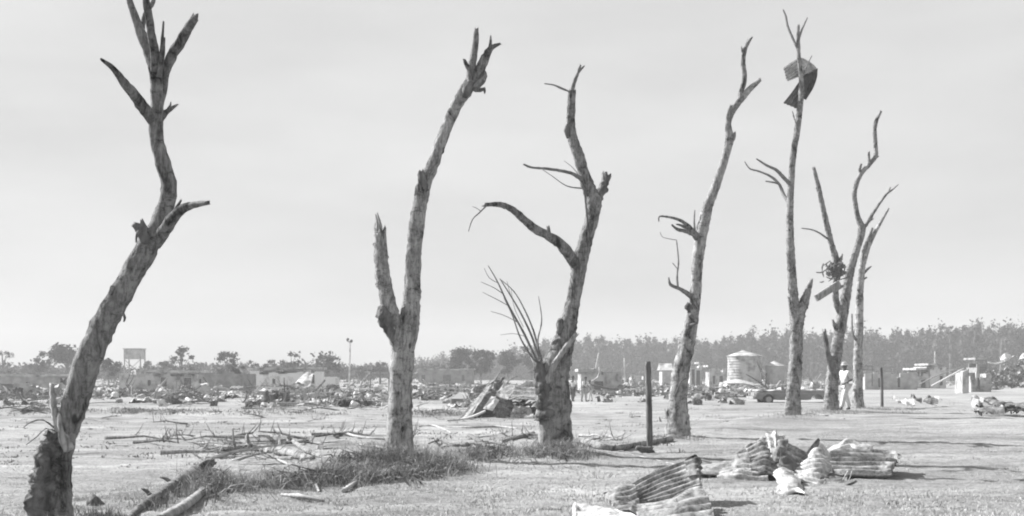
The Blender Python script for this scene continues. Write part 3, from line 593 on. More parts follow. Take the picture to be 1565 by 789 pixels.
sheet('dark sheet put in as a shaded gap between the twisted sheet and the ribbed panel', [
  [(1184, 672, 17.6), (1194, 668, 17.6), (1204, 672, 17.6)],
  [(1180, 684, 17.3), (1190, 684, 17.2), (1200, 686, 17.3)],
  [(1176, 702, 16.95), (1188, 706, 16.9), (1196, 706, 17.0)]], n=24, m=30, corr=3, amp=.02, crumple=.04, cs=7, mat='rust', seed=23)  # dark tone set between sheets to read as a shaded gap
sheet('dark sheet put in as a shaded gap just left of the fan-shaped sheet', [
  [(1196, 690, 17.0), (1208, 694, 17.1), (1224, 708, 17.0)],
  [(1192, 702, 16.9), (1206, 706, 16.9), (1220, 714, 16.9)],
  [(1190, 712, 16.8), (1204, 716, 16.75), (1216, 720, 16.8)]], n=24, m=24, corr=2, amp=.015, crumple=.03, cs=7, mat='iron_dark', seed=24)  # dark iron stands in for the shade of a gap here
sheet('grey ribbed strip bent over the left shoulder of the heap', [
  [(1140, 684, 17.7), (1154, 676, 17.75), (1166, 668, 17.8)],
  [(1144, 694, 17.4), (1158, 686, 17.4), (1172, 682, 17.4)],
  [(1150, 706, 17.05), (1164, 702, 17.0), (1178, 700, 17.0)]], n=30, m=40, corr=5, amp=.035, crumple=.02, cs=6, mat='iron', seed=25)
sheet('crumpled dark sheet giving the shade of the hollow between fan-shaped and ridged sheets', [
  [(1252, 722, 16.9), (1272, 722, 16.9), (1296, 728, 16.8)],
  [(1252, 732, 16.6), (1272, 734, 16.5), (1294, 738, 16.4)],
  [(1258, 745, 16.1), (1276, 747, 16.0), (1296, 744, 16.1)]], n=30, m=24, crumple=.04, mat='iron_dark', corr=6, amp=.025, seed=21)  # the hollow's shade is put into this sheet's dark colour
sheet('small folded scrap wedged low between the ribbed slab and the twisted sheet', [
  [(1146, 702, 17.2), (1164, 696, 17.3), (1184, 702, 17.2)],
  [(1146, 712, 16.9), (1166, 706, 16.9), (1188, 714, 16.9)],
  [(1150, 726, 16.5), (1168, 724, 16.5), (1190, 730, 16.4)]], n=34, m=30, crumple=.03, cs=9, mat='rust', corr=5, amp=.035, seed=22)
def stick(name, ctrl, Y, label, cat, mat='pale_wood', sides=8, group=None, twigs=(), **kw):
    if name.startswith('fallen') and Y < 60:
        gy = [at(q[0], q[1]+q[2]).y for q in ctrl]; Y = gy[len(gy)//2]; ctrl = [(q[0], q[1], q[2], max(-4, min(4, yy-Y))) for q, yy in zip(ctrl, gy)]
        # its side twigs start from the nearest point of the stem
        tw2 = []
        for t in twigs:
            k0 = min(range(len(ctrl)), key=lambda i_: abs(ctrl[i_][0]-t[0][0])); tw2.append([(q[0], q[1], q[2], ctrl[k0][3]+(q[3] if len(q) > 3 else 0)) for q in t])
        twigs = tw2
    p = P(ctrl[len(ctrl)//2][0], ctrl[len(ctrl)//2][1], Y)
    o = dict(step=.06, bump=.18, jag=1.5); o.update(kw)
    if twigs:
        root = empty(name, p, label, cat, group); mb = MB(); pxtube(mb, ctrl, Y, sides=sides, **o); mb.build('stem', M[mat], root, smooth=True)
        for t in twigs:
            mb = MB(); pxtube(mb, t, Y, sides=6, **o); mb.build('side_branch', M[mat], root, smooth=True)
        return root
    mb = MB(); pxtube(mb, ctrl, Y, sides=sides, **o); ob = mb.build(name, M[mat], None, smooth=True, loc=p); return tag(ob, label, cat, group)
stick('broken_lath', [(1258, 746, 1.8), (1285, 745, 2.4), (1308, 736, 2)], 15.9, 'dark strip of wood on the ground in front of the heap', 'stick', 'post')
stick('wire', [(1287, 736, .7), (1292, 727, .8), (1296, 720, .7)], 16.3, 'short pale wire sticking up before the ridged sheet, the left one', 'wire', 'iron_pale', 5)
stick('wire', [(1296, 737, .7), (1300, 728, .8), (1302, 720, .7)], 16.3, 'short pale wire sticking up before the ridged sheet, the right one', 'wire', 'iron_pale', 5)

# heap at the right edge
G2 = 'dark and white scraps in the heap at the right edge'
def sheet2(label, rows, **kw): return patch('metal_sheet', rows, label=label, cat='metal sheet', group=G2, **kw)
sheet2('white crumpled scrap at the left tip of the heap near the right edge', [[(1488, 612, 43), (1493, 608, 43.2), (1502, 611, 43)], [(1486, 622, 42), (1494, 617, 42), (1503, 620, 42)], [(1488, 630, 41), (1496, 630, 41), (1504, 634, 41)]], n=20, m=20, crumple=.15, cs=3, mat='iron_pale', seed=31)
sheet2('large bent dark sheet arching over the heap near the right edge', [[(1498, 618, 43), (1508, 611, 43.3), (1520, 609, 43.3), (1535, 614, 43)], [(1495, 628, 42), (1508, 620, 42), (1520, 619, 42), (1534, 624, 42)], [(1494, 634, 41), (1506, 634, 41), (1520, 636, 41), (1534, 632, 41)]], n=30, m=24, crumple=.15, cs=3, mat='rust', seed=32)
sheet2('ribbed dark sheet running out of the right edge of the photo', [[(1532, 614, 43), (1545, 612, 43.3), (1562, 616, 43), (1582, 614, 43)], [(1532, 622, 42), (1548, 620, 42), (1565, 623, 42), (1584, 622, 42)], [(1536, 630, 41.5), (1550, 628, 41.5), (1568, 631, 41.5), (1586, 630, 41.5)]], n=30, m=30, corr=3, amp=.05, crumple=.12, cs=3, mat='rust', seed=33)
sheet2('pale torn edge standing up in the heap near the right edge', [[(1525, 626, 41.5), (1530, 617, 41.6), (1534, 621, 41.5)], [(1524, 634, 41.2), (1530, 632, 41.2), (1536, 634, 41.2)]], n=14, m=14, crumple=.1, cs=3, mat='iron_pale', seed=34)
mb = MB()
random.seed(9)
for k in range(40):
    x = random.uniform(1492, 1580); pxtube(mb, [(x, random.uniform(624, 633), 1), (x+random.uniform(-6, 6), random.uniform(618, 628), 1.5), (x+random.uniform(-12, 12), random.uniform(622, 632), .6)], 41.6, sides=5, step=.15)
tag(mb.build('rubbish', M['dark'], None, loc=at(1535, 633)), 'dark litter packed under the heap near the right edge', 'debris', kind='stuff')
g = 'white cloth-like scraps beyond the thin post'
patch('torn_sheet', [[(1362, 606, 52), (1368, 604, 52.3), (1380, 610, 52), (1394, 607, 52)], [(1366, 612, 51), (1374, 613, 51), (1384, 614, 51), (1396, 611, 51)], [(1370, 617, 50), (1378, 618, 50), (1390, 618, 50), (1398, 617, 50)]], n=24, m=20, crumple=.14, cs=3, mat='white_paint', label='white torn sheet sagging on the grass right of the thin post', cat='sheet', seed=35)
patch('torn_sheet', [[(1392, 604, 54), (1400, 605, 54), (1408, 607, 54)], [(1393, 611, 53), (1400, 610, 53), (1410, 612, 53)]], n=16, m=12, crumple=.15, cs=3, mat='rust', label='dark crumpled scrap touching the white torn sheet', cat='sheet', seed=36)
patch('torn_sheet', [[(1412, 608, 55), (1422, 607, 55), (1432, 608, 55)], [(1411, 613, 54), (1422, 614, 54), (1434, 613, 54)]], n=16, m=12, crumple=.15, cs=3, mat='rust', label='low brownish scrap right of the dark crumpled scrap', cat='sheet', seed=37)
patch('torn_sheet', [[(1426, 608, 55.5), (1430, 606, 55.6), (1434, 608, 55.5)], [(1424, 613, 55), (1430, 614, 55), (1436, 613, 55)]], n=12, m=12, crumple=.1, cs=3, mat='white_paint', label='smallest white scrap at the end of the scrap line', cat='sheet', seed=38)

# ------------------------------------------------------------------ posts, logs, sticks
def post(base, top, r, Y, label):
    mb = MB(); pxtube(mb, [(base[0], base[1]+12, r*1.05), base+(r*1.05,), ((base[0]+top[0])/2+.6, (base[1]+top[1])/2, r), top+(r*.95,)], Y, sides=12, step=.08, bump=.12, jag=.25)
    tag(mb.build('fence_post', M['post'], None, smooth=True, loc=P(base[0], base[1], Y)), label, 'post', 'wooden posts along the tree row')
post((993, 690), (990, 553), 4.6, 22.6, 'tall dark fence post standing alone left of the curved tree')
post((1348, 623), (1346.5, 562), 2.3, 52, 'thin dark post standing right of the tree row')
stick('fallen_branch', [(308, 689, 1.5), (325, 687, 2.6), (350, 686, 3.6), (385, 684, 5), (420, 688, 6.2), (445, 693, 6.5), (478, 703, 5.5)], 22.2, 'long pale fallen trunk lying on the field left of the forked tree', 'log', 'bark_pale', 14,
  twigs=[[(385, 684, 3.5, -.1), (380, 675, 3, -.1), (378, 664, 1.5, -.1)], [(360, 686, 2.2), (357, 672, 2), (356, 655, 1)], [(420, 685, 4), (418, 676, 3.5), (408, 667, 2.5), (396, 666, 1.5)], [(340, 687, 2.5, -.2), (320, 690, 2, -.5), (300, 695, 1, -.8)], [(318, 686, 2), (300, 678, 1.2), (290, 676, .7)]])
stick('fallen_branch', [(440, 668, 2), (448, 675, 3.5), (465, 686, 4), (485, 695, 4), (505, 700, 2.5)], 22.6, 'thinner pale limb lying crossed behind the end of the long fallen trunk', 'branch', 'bark_pale', 10, twigs=[[(455, 680, 2), (470, 682, 1.5), (480, 690, 1)]])
stick('fallen_branch', [(408, 695, 1), (430, 705, 1.8), (460, 716, 1.8), (490, 718, 1.2), (520, 706, .8)], 20.0, 'slim pale stick curving in front of the long fallen trunk', 'branch', 'pale_wood', 7)
stick('fallen_log', [(195, 796, 4), (212, 778, 6), (240, 759, 7), (270, 740, 9), (300, 721, 9.5), (322, 708, 7)], 16.2, 'dark broken log leaning out of the ditch at lower left', 'log', 'bark_dark', 16, bump=.25, twigs=[[(306, 714, 5), (317, 706, 4), (327, 703, 1.5)], [(312, 716, 5), (322, 710, 3), (330, 709, 1)], [(262, 740, 4), (256, 733, 3), (246, 730, 1.5)], [(232, 760, 5), (224, 750, 3), (216, 747, 1)]])
stick('fallen_log', [(225, 800, 7), (262, 785, 8), (296, 763, 7), (318, 742, 5)], 15.6, 'log-shaped strip standing for the grassy bank alongside the dark broken log', 'log', 'grey_wood', 12)  # log shape stands for a pale grassy bank
stick('stump', [(150, 810, 22), (150, 790, 18), (146, 772, 12), (139, 762, 6)], 13.2, 'low dark root stump at the bottom edge between near tree and dark log', 'stump', 'bark_dark', 18, bump=.4, freq=5, jag=1.4)
stick('fallen_branch', [(882, 672, 4), (905, 678, 6), (935, 685, 5), (965, 681, 4.5), (1000, 675, 4.5), (1025, 670, 4.5)], 22.3, 'long pale limb lying between wide-based tree and the tall post', 'branch', 'bark_pale', 12, twigs=[[(905, 680, 4), (925, 686, 3), (940, 690, 1.5)]])
stick('wood_block', [(972, 684, 3), (982, 687, 5.5), (996, 688, 5)], 22.2, 'dark chunk of wood under the pale limb at the foot of the tall post', 'log', 'bark_dark', 10)
stick('fallen_branch', [(512, 668, 1.5), (523, 661, 2.5), (540, 666, 2), (565, 670, 2), (590, 671, 1.5)], 30, 'thin pale branch on the field touching the left side of the forked tree', 'branch', 'pale_wood', 7)
stick('fallen_branch', [(655, 678, 1), (672, 673, 1.5), (690, 680, 2.5), (705, 681, 2.5), (718, 680, 1.5)], 26, 'short dark bough between forked tree and wide-based tree', 'branch', 'bark_dark', 7)
stick('fallen_branch', [(716, 665, 2.5), (730, 673, 4), (742, 684, 4.5)], 25, 'stubby dark limb slanting out of the weeds between the two largest trees', 'branch', 'bark_dark', 10)
stick('fallen_branch', [(640, 652, .8), (660, 650, 1.2), (675, 655, 1.5), (690, 662, 1)], 38, 'pale bent stick lying in the field behind the short dark bough', 'branch', 'pale_wood', 6)
stick('fallen_branch', [(680, 652, 1), (720, 653, 1.5), (760, 652, 1.8), (790, 655, 1)], 36, 'long straight pale pole lying in front of the collapsed sheet shelter', 'branch', 'pale_wood', 6)
stick('fallen_branch', [(768, 674, 2), (790, 668, 2.8), (815, 662, 3)], 25, 'short grey pole resting against the left foot of the wide-based tree', 'branch', 'grey_wood', 8)
stick('fallen_branch', [(430, 756, 1.5), (455, 758, 4), (475, 762, 3), (495, 766, 1.5)], 14.3, 'pale weathered splinter lying before the weeds at lower left centre', 'branch', 'pale_wood', 8)
stick('fallen_branch', [(525, 750, 3.5), (540, 740, 3.5), (556, 728, 2)], 17, 'pale stub of root poking from the weeds by the forked tree', 'branch', 'pale_wood', 8)
stick('fallen_branch', [(472, 722, 1.5), (480, 736, 2.2), (488, 752, 2)], 17, 'short pale stick propped upright in the ditch weeds', 'branch', 'pale_wood', 7)
stick('fallen_branch', [(1020, 668, 1), (1014, 652, 2), (1018, 638, 1.5), (1016, 625, .6)], 29, 'small dark bush stem beside the foot of the curved tree', 'branch', 'post', 6, twigs=[[(1015, 655, 2), (1010, 645, 1.5), (1008, 638, .8)], [(1018, 650, 1.5), (1024, 640, 1)]])
stick('fallen_branch', [(885, 686, .8), (930, 690, .9), (980, 698, .9), (1040, 712, .8), (1062, 714, .6)], 18.5, 'very thin pale wand on the grass running towards the heap of sheets', 'branch', 'pale_wood', 5)
stick('fallen_branch', [(1230, 632, 1), (1255, 634, .9), (1290, 640, 1)], 42, 'faint twig on the grass beneath the many-limbed tree', 'branch', 'grey_wood', 5)

# ------------------------------------------------------------------ collapsed sheet shelter and white box behind it
root = empty('collapsed_shelter', at(765, 638), 'collapsed shelter of bent roof sheets between the two largest trees', 'wreck')
yb = root.location.y
def quad(name, a, b, c, d, **kw):   # corners: top-left, top-right, bottom-left, bottom-right
    return patch(name, [[a, b], [c, d]], n=24, m=24, parent=root, **kw)
quad('roof_sheet', (744, 590, yb+.6), (750, 593, yb+.5), (700, 642, yb-1.4), (716, 641, yb-1.6), corr=1.5, amp=.03, crumple=.04, cs=2, mat='iron', seed=41)
quad('roof_sheet', (750, 593, yb+.5), (764, 603, yb+.3), (716, 641, yb-1.6), (736, 634, yb-1.2), corr=3, amp=.035, crumple=.05, cs=2, mat='iron_dark', seed=46)
quad('pale_panel', (751, 605, yb-.3), (763, 612, yb-.4), (738, 625, yb-.9), (753, 628, yb-.9), crumple=.03, cs=2, mat='white_paint', seed=42)
quad('roof_sheet', (770, 586, yb+.8), (788, 590, yb+.8), (757, 604, yb-.3), (776, 611, yb-.4), crumple=.03, cs=2, mat='iron_pale', seed=43)
quad('roof_sheet', (788, 590, yb+.8), (832, 596, yb+.9), (777, 611, yb-.4), (832, 612, yb-.4), corr=4, amp=.02, crumple=.04, cs=2, mat='iron', seed=44)
quad('crushed_side', (758, 606, yb-.1), (782, 611, yb), (752, 638, yb-.7), (788, 639, yb-.6), crumple=.10, cs=2, mat='rust', seed=45)
quad('painted_gap_shade', (738, 626, yb-.7), (757, 626, yb-.7), (722, 640, yb-1.1), (757, 638, yb-1.0), crumple=.05, cs=2, mat='dark', seed=47)  # dark sheet standing in for the shade under the pale panel
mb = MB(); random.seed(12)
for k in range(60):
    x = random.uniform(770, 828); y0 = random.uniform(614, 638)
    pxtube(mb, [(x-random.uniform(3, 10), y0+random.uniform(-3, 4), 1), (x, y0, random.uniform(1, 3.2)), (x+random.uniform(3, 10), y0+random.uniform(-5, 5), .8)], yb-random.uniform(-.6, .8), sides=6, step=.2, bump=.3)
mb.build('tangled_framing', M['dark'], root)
quad('roof_sheet', (806, 582, yb+1.6), (838, 590, yb+1.6), (790, 596, yb+1), (836, 602, yb+1), corr=3, amp=.03, crumple=.12, cs=2, mat='iron_pale', seed=48)
quad('roof_sheet', (757, 584, yb+1.4), (772, 577, yb+1.5), (752, 598, yb+1), (766, 600, yb+1), corr=2, amp=.03, crumple=.10, cs=2, mat='rust', seed=49)
quad('roof_sheet', (722, 592, yb+1.2), (746, 586, yb+1.3), (716, 606, yb+.8), (742, 602, yb+.8), corr=3, amp=.02, crumple=.10, cs=2, mat='iron', seed=50)
quad('crushed_side', (786, 618, yb-.9), (812, 622, yb-.9), (780, 639, yb-1.3), (816, 640, yb-1.3), crumple=.14, cs=3, mat='iron', seed=53)
for rt in ([(748, 596, 1.2), (757, 580, 1.1), (766, 566, .8)], [(770, 590, 1), (782, 578, 1), (795, 574, .7)], [(734, 604, 1.1), (745, 590, 1), (762, 578, .8)]):
    mb = MB(); pxtube(mb, rt, yb+1, sides=6, step=.2); mb.build('rafter', M['grey_wood'], root)
mb = MB(); pxtube(mb, [(703, 641, 1.6), (722, 637, 2), (742, 628, 1.6)], yb-1.6, sides=6, step=.2); mb.build('edge_rail', M['white_paint'], root)
mb = MB(); pxtube(mb, [(778, 611, 1), (800, 606, 1.2), (830, 614, 1.2)], yb-.7, sides=6, step=.2); mb.build('edge_rail', M['iron_pale'], root)
bx = at(704, 619); s = bx.y/FPX; root = empty('white_box', bx, 'low dark box with a white peaked lid left of the collapsed shelter', 'box')
mb = MB(); mb.box(bx.x-14*s, bx.x+14*s, bx.y-.1, bx.y+1.2, bx.z, bx.z+9*s); mb.build('body', M['dull_wall'], root)
mb = MB(); z = bx.z+9*s+.003; X0, X1 = bx.x-15*s, bx.x+15*s
mb.add([(X0, bx.y-.15, z), (X1, bx.y-.15, z), (X1, bx.y+1.3, z), (X0, bx.y+1.3, z), (bx.x-2*s, bx.y+.2, z+10*s), (bx.x+9*s, bx.y+.9, z+9*s)], [(0, 1, 5, 4), (1, 2, 5), (2, 3, 4, 5), (3, 0, 4), (0, 3, 2, 1)])
mb.build('lid', M['white_paint'], root)

# ------------------------------------------------------------------ people
def skin_body(mb_pts, edges, name, mat, parent, sub=2, rootv=0):
    me = bpy.data.meshes.new(name); me.from_pydata([p[0] for p in mb_pts], edges, [])
    o = bpy.data.objects.new(name, me); COL.objects.link(o); o.parent = parent
    m = o.modifiers.new('skin', 'SKIN'); m.use_smooth_shade = True
    sv = me.skin_vertices[0].data
    for k, p in enumerate(mb_pts):
        sv[k].radius = (p[1], p[2] if len(p) > 2 else p[1]); sv[k].use_root = (k == rootv)
    o.modifiers.new('sub', 'SUBSURF').levels = sub; o.modifiers['sub'].render_levels = sub
    me.materials.append(mat); return o
def person(loc, label, rz, h=1.7, shirt='cloth_pale', pants='cloth_dark', hat=None, lean=0, arms='down', stride=.12, group=None, skirt=False, loose=0):
    """faces local -Y"""
    k = h/1.7; root = empty('person', loc, label, 'person', group, rz); root.scale = (k, k, k)
    def V(x, y, z): # lean forward about the hips
        if z > .95 and lean:
            c, s_ = math.cos(lean), math.sin(lean); dz = z-.92; return (x, y*c-dz*s_, .92+dz*c+y*s_)
        return (x, y, z)
    J = {}
    J['pel'] = (V(0, 0, .94), .14, .10); J['waist'] = (V(0, 0, 1.08), .125, .09); J['chest'] = (V(0, 0, 1.28), .155, .105)
    J['neck'] = (V(0, 0, 1.44), .055); J['jaw'] = (V(0, -.015, 1.52), .065, .075); J['head'] = (V(0, -.005, 1.61), .08, .095); J['crown'] = (V(0, 0, 1.67), .06, .07)
    for s_, n in ((-1, 'l'), (1, 'r')):
        J['hip'+n] = (V(.09*s_, 0, .88), .095); f = stride*s_
        J['knee'+n] = ((.10*s_, -f*.5-.02, .49), .062); J['ank'+n] = ((.10*s_, -f+.02, .09), .04); J['toe'+n] = ((.115*s_, -f-.14, .035), .035)
        J['sh'+n] = (V(.185*s_, 0, 1.37), .06)
        if arms == 'down': e, wv = V(.25*s_, .02, 1.1), V(.26*s_, -.08, .86)
        elif arms == 'fwd': e, wv = V(.24*s_, -.12, 1.14), V(.17*s_, -.34, 1.08)
        else: e, wv = V(.28*s_, .06, 1.12), V(.17*s_, -.12, 1.0)
        J['el'+n] = (e, .042); J['wr'+n] = (wv, .03)
    E = [('pel', 'waist'), ('waist', 'chest'), ('chest', 'neck'), ('neck', 'jaw'), ('jaw', 'head'), ('head', 'crown')]
    for n in 'lr': E += [('pel', 'hip'+n), ('hip'+n, 'knee'+n), ('knee'+n, 'ank'+n), ('ank'+n, 'toe'+n), ('chest', 'sh'+n), ('sh'+n, 'el'+n), ('el'+n, 'wr'+n)]
    for n, s_ in (('l', -1), ('r', 1)):
        wv = Vector(J['wr'+n][0]); el = Vector(J['el'+n][0]); d = (wv-el).normalized(); sd_ = Vector((0, 1, 0)).cross(d).normalized() if abs(d.y) < .9 else Vector((1, 0, 0))
        side = Vector((0, 1, 0)) if abs(d.y) < .8 else Vector((1, 0, 0)); side = (side-d*side.dot(d)).normalized()
        pal = wv+d*.07; J['pa'+n] = (tuple(pal), .034, .02); E.append(('wr'+n, 'pa'+n)); cup = Vector((-s_*.012, -.008, 0))
        for fi, (o_, L) in enumerate(((-.033, .065), (-.011, .078), (.011, .074), (.033, .058))):
            a = pal+side*o_+d*.02; b = a+d*L*.55+cup; c = b+d*L*.45+cup*2
            J['f%d%s' % (fi, n)] = (tuple(a), .010); J['g%d%s' % (fi, n)] = (tuple(b), .009); J['h%d%s' % (fi, n)] = (tuple(c), .007)
            E += [('pa'+n, 'f%d%s' % (fi, n)), ('f%d%s' % (fi, n), 'g%d%s' % (fi, n)), ('g%d%s' % (fi, n), 'h%d%s' % (fi, n))]
        a = wv+d*.035-side*.035; b = a+d*.04-side*.025; J['t'+n] = (tuple(a), .012); J['u'+n] = (tuple(b), .009); E += [('wr'+n, 't'+n), ('t'+n, 'u'+n)]
    ks = list(J); ix = {q: i_ for i_, q in enumerate(ks)}
    skin_body([J[q] for q in ks], [(ix[a], ix[b]) for a, b in E], 'body', M['skin'], root)
    def sub(names, edges, name, mat, grow):
        pts = [(J[q][0], J[q][1]+grow, (J[q][2] if len(J[q]) > 2 else J[q][1])+grow) for q in names]
        skin_body(pts, [(names.index(a), names.index(b)) for a, b in edges], name, mat, root)
    sub(['pel', 'waist', 'chest', 'shl', 'shr', 'ell', 'elr'], [('pel', 'waist'), ('waist', 'chest'), ('chest', 'shl'), ('chest', 'shr'), ('shl', 'ell'), ('shr', 'elr')], 'shirt', M[shirt], .022+loose)
    if skirt:
        mb = MB(); n_ = 16; zs = [(1.02, .14, .11), (.8, .2, .17), (.45, .26, .22)]
        for z, rx, ry in zs:
            for q in range(n_): t = 2*math.pi*q/n_; w_ = 1+.06*math.cos(5*t); mb.v.append((rx*math.cos(t)*w_, ry*math.sin(t)*w_, z))
        for r2 in range(2):
            for q in range(n_): mb.f.append((r2*n_+q, r2*n_+(q+1) % n_, (r2+1)*n_+(q+1) % n_, (r2+1)*n_+q))
        me = bpy.data.meshes.new('skirt'); me.from_pydata(mb.v, [], mb.f); me.materials.append(M[pants]); o = bpy.data.objects.new('skirt', me); COL.objects.link(o); o.parent = root
        o.modifiers.new('s', 'SOLIDIFY').thickness = .01
    else:
        sub(['pel', 'hipl', 'hipr', 'kneel', 'kneer', 'ankl', 'ankr'], [('pel', 'hipl'), ('pel', 'hipr'), ('hipl', 'kneel'), ('hipr', 'kneer'), ('kneel', 'ankl'), ('kneer', 'ankr')], 'trousers', M[pants], .02+loose)
    for n in 'lr':
        skin_body([((J['ank'+n][0][0], J['ank'+n][0][1]+.04, .05), .045), ((J['toe'+n][0][0], J['toe'+n][0][1]+.04, .04), .04), (J['toe'+n][0], .03)], [(0, 1), (1, 2)], 'shoe', M['dark'], root, 1)
    hd = Vector(J['head'][0])
    bm = bmesh.new(); bmesh.ops.create_uvsphere(bm, u_segments=16, v_segments=10, radius=1)
    for v in bm.verts: v.co = Vector((v.co.x*.10, v.co.y*.115+.012, max(v.co.z, -.25+(.5 if v.co.y < -.3 else 0))*.105+.045))
    me = bpy.data.meshes.new('hair'); bm.to_mesh(me); bm.free(); me.materials.append(M['dark']); o = bpy.data.objects.new('hair', me); COL.objects.link(o); o.parent = root; o.location = hd
    # face: nose, eyes, mouth and ears
    for nm, c, r, mt_ in (('nose', (0, -.10, -.015), (.013, .018, .022), 'skin'), ('ear', (-.083, 0, -.01), (.012, .02, .03), 'skin'), ('ear', (.083, 0, -.01), (.012, .02, .03), 'skin'), ('eye', (-.03, -.088, .012), (.012, .006, .007), 'dark'), ('eye', (.03, -.088, .012), (.012, .006, .007), 'dark'), ('mouth', (0, -.09, -.055), (.022, .007, .005), 'dark')):
        bm = bmesh.new(); bmesh.ops.create_uvsphere(bm, u_segments=8, v_segments=6, radius=1)
        for v in bm.verts: v.co = Vector((v.co.x*r[0]+c[0], v.co.y*r[1]+c[1], v.co.z*r[2]+c[2]))
        me = bpy.data.meshes.new(nm); bm.to_mesh(me); bm.free(); me.materials.append(M[mt_]); o = bpy.data.objects.new(nm, me); COL.objects.link(o); o.parent = root; o.location = hd
    if hat:
        prof = [(0, .155), (.06, .15), (.098, .12), (.108, .06), (.112, .045), (.165, .035), (.17, .03), (.10, .036)]; n_ = 20; mb = MB()
        for r, z in prof:
            for q in range(n_): t = 2*math.pi*q/n_; mb.v.append((r*math.cos(t), r*1.1*math.sin(t), z))
        for a in range(len(prof)-1):
            for q in range(n_): mb.f.append((a*n_+q, a*n_+(q+1) % n_, (a+1)*n_+(q+1) % n_, (a+1)*n_+q))
        me = bpy.data.meshes.new('hat'); me.from_pydata(mb.v, [], mb.f); me.materials.append(M[hat]); o = bpy.data.objects.new('hat', me); COL.objects.link(o); o.parent = root; o.location = hd
    return root
def gpt(px, Y, dz=0): x = (px-CX)/FPX*Y; return Vector((x, Y, gz(x, Y)+dz))
person(gpt(1292, 47.6), 'person in pale loose clothes and white hat standing between the two right-hand trees', R(-60), h=1.78, shirt='cloth_pale', pants='cloth_pale', hat='white_paint', arms='akimbo', lean=.04, loose=.018, stride=.3)
gp = 'people standing together in the field right of the wide-based tree'
Yp = at(880, 614).y
person(gpt(875.5, Yp), 'person in pale shirt and dark trousers, nearest the wide-based tree', R(150), h=1.68, shirt='cloth_pale', pants='cloth_dark', arms='akimbo', group=gp)
person(gpt(892.5, Yp-.3), 'person in white clothes stooping slightly, second from the wide-based tree', R(40), h=1.64, shirt='white_paint', pants='cloth_grey', lean=.25, arms='fwd', group=gp)
person(gpt(902.5, Yp+1), 'shorter person in grey clothes at the right of the group', R(-100), h=1.4, shirt='cloth_grey', pants='cloth_pale', lean=.1, group=gp)

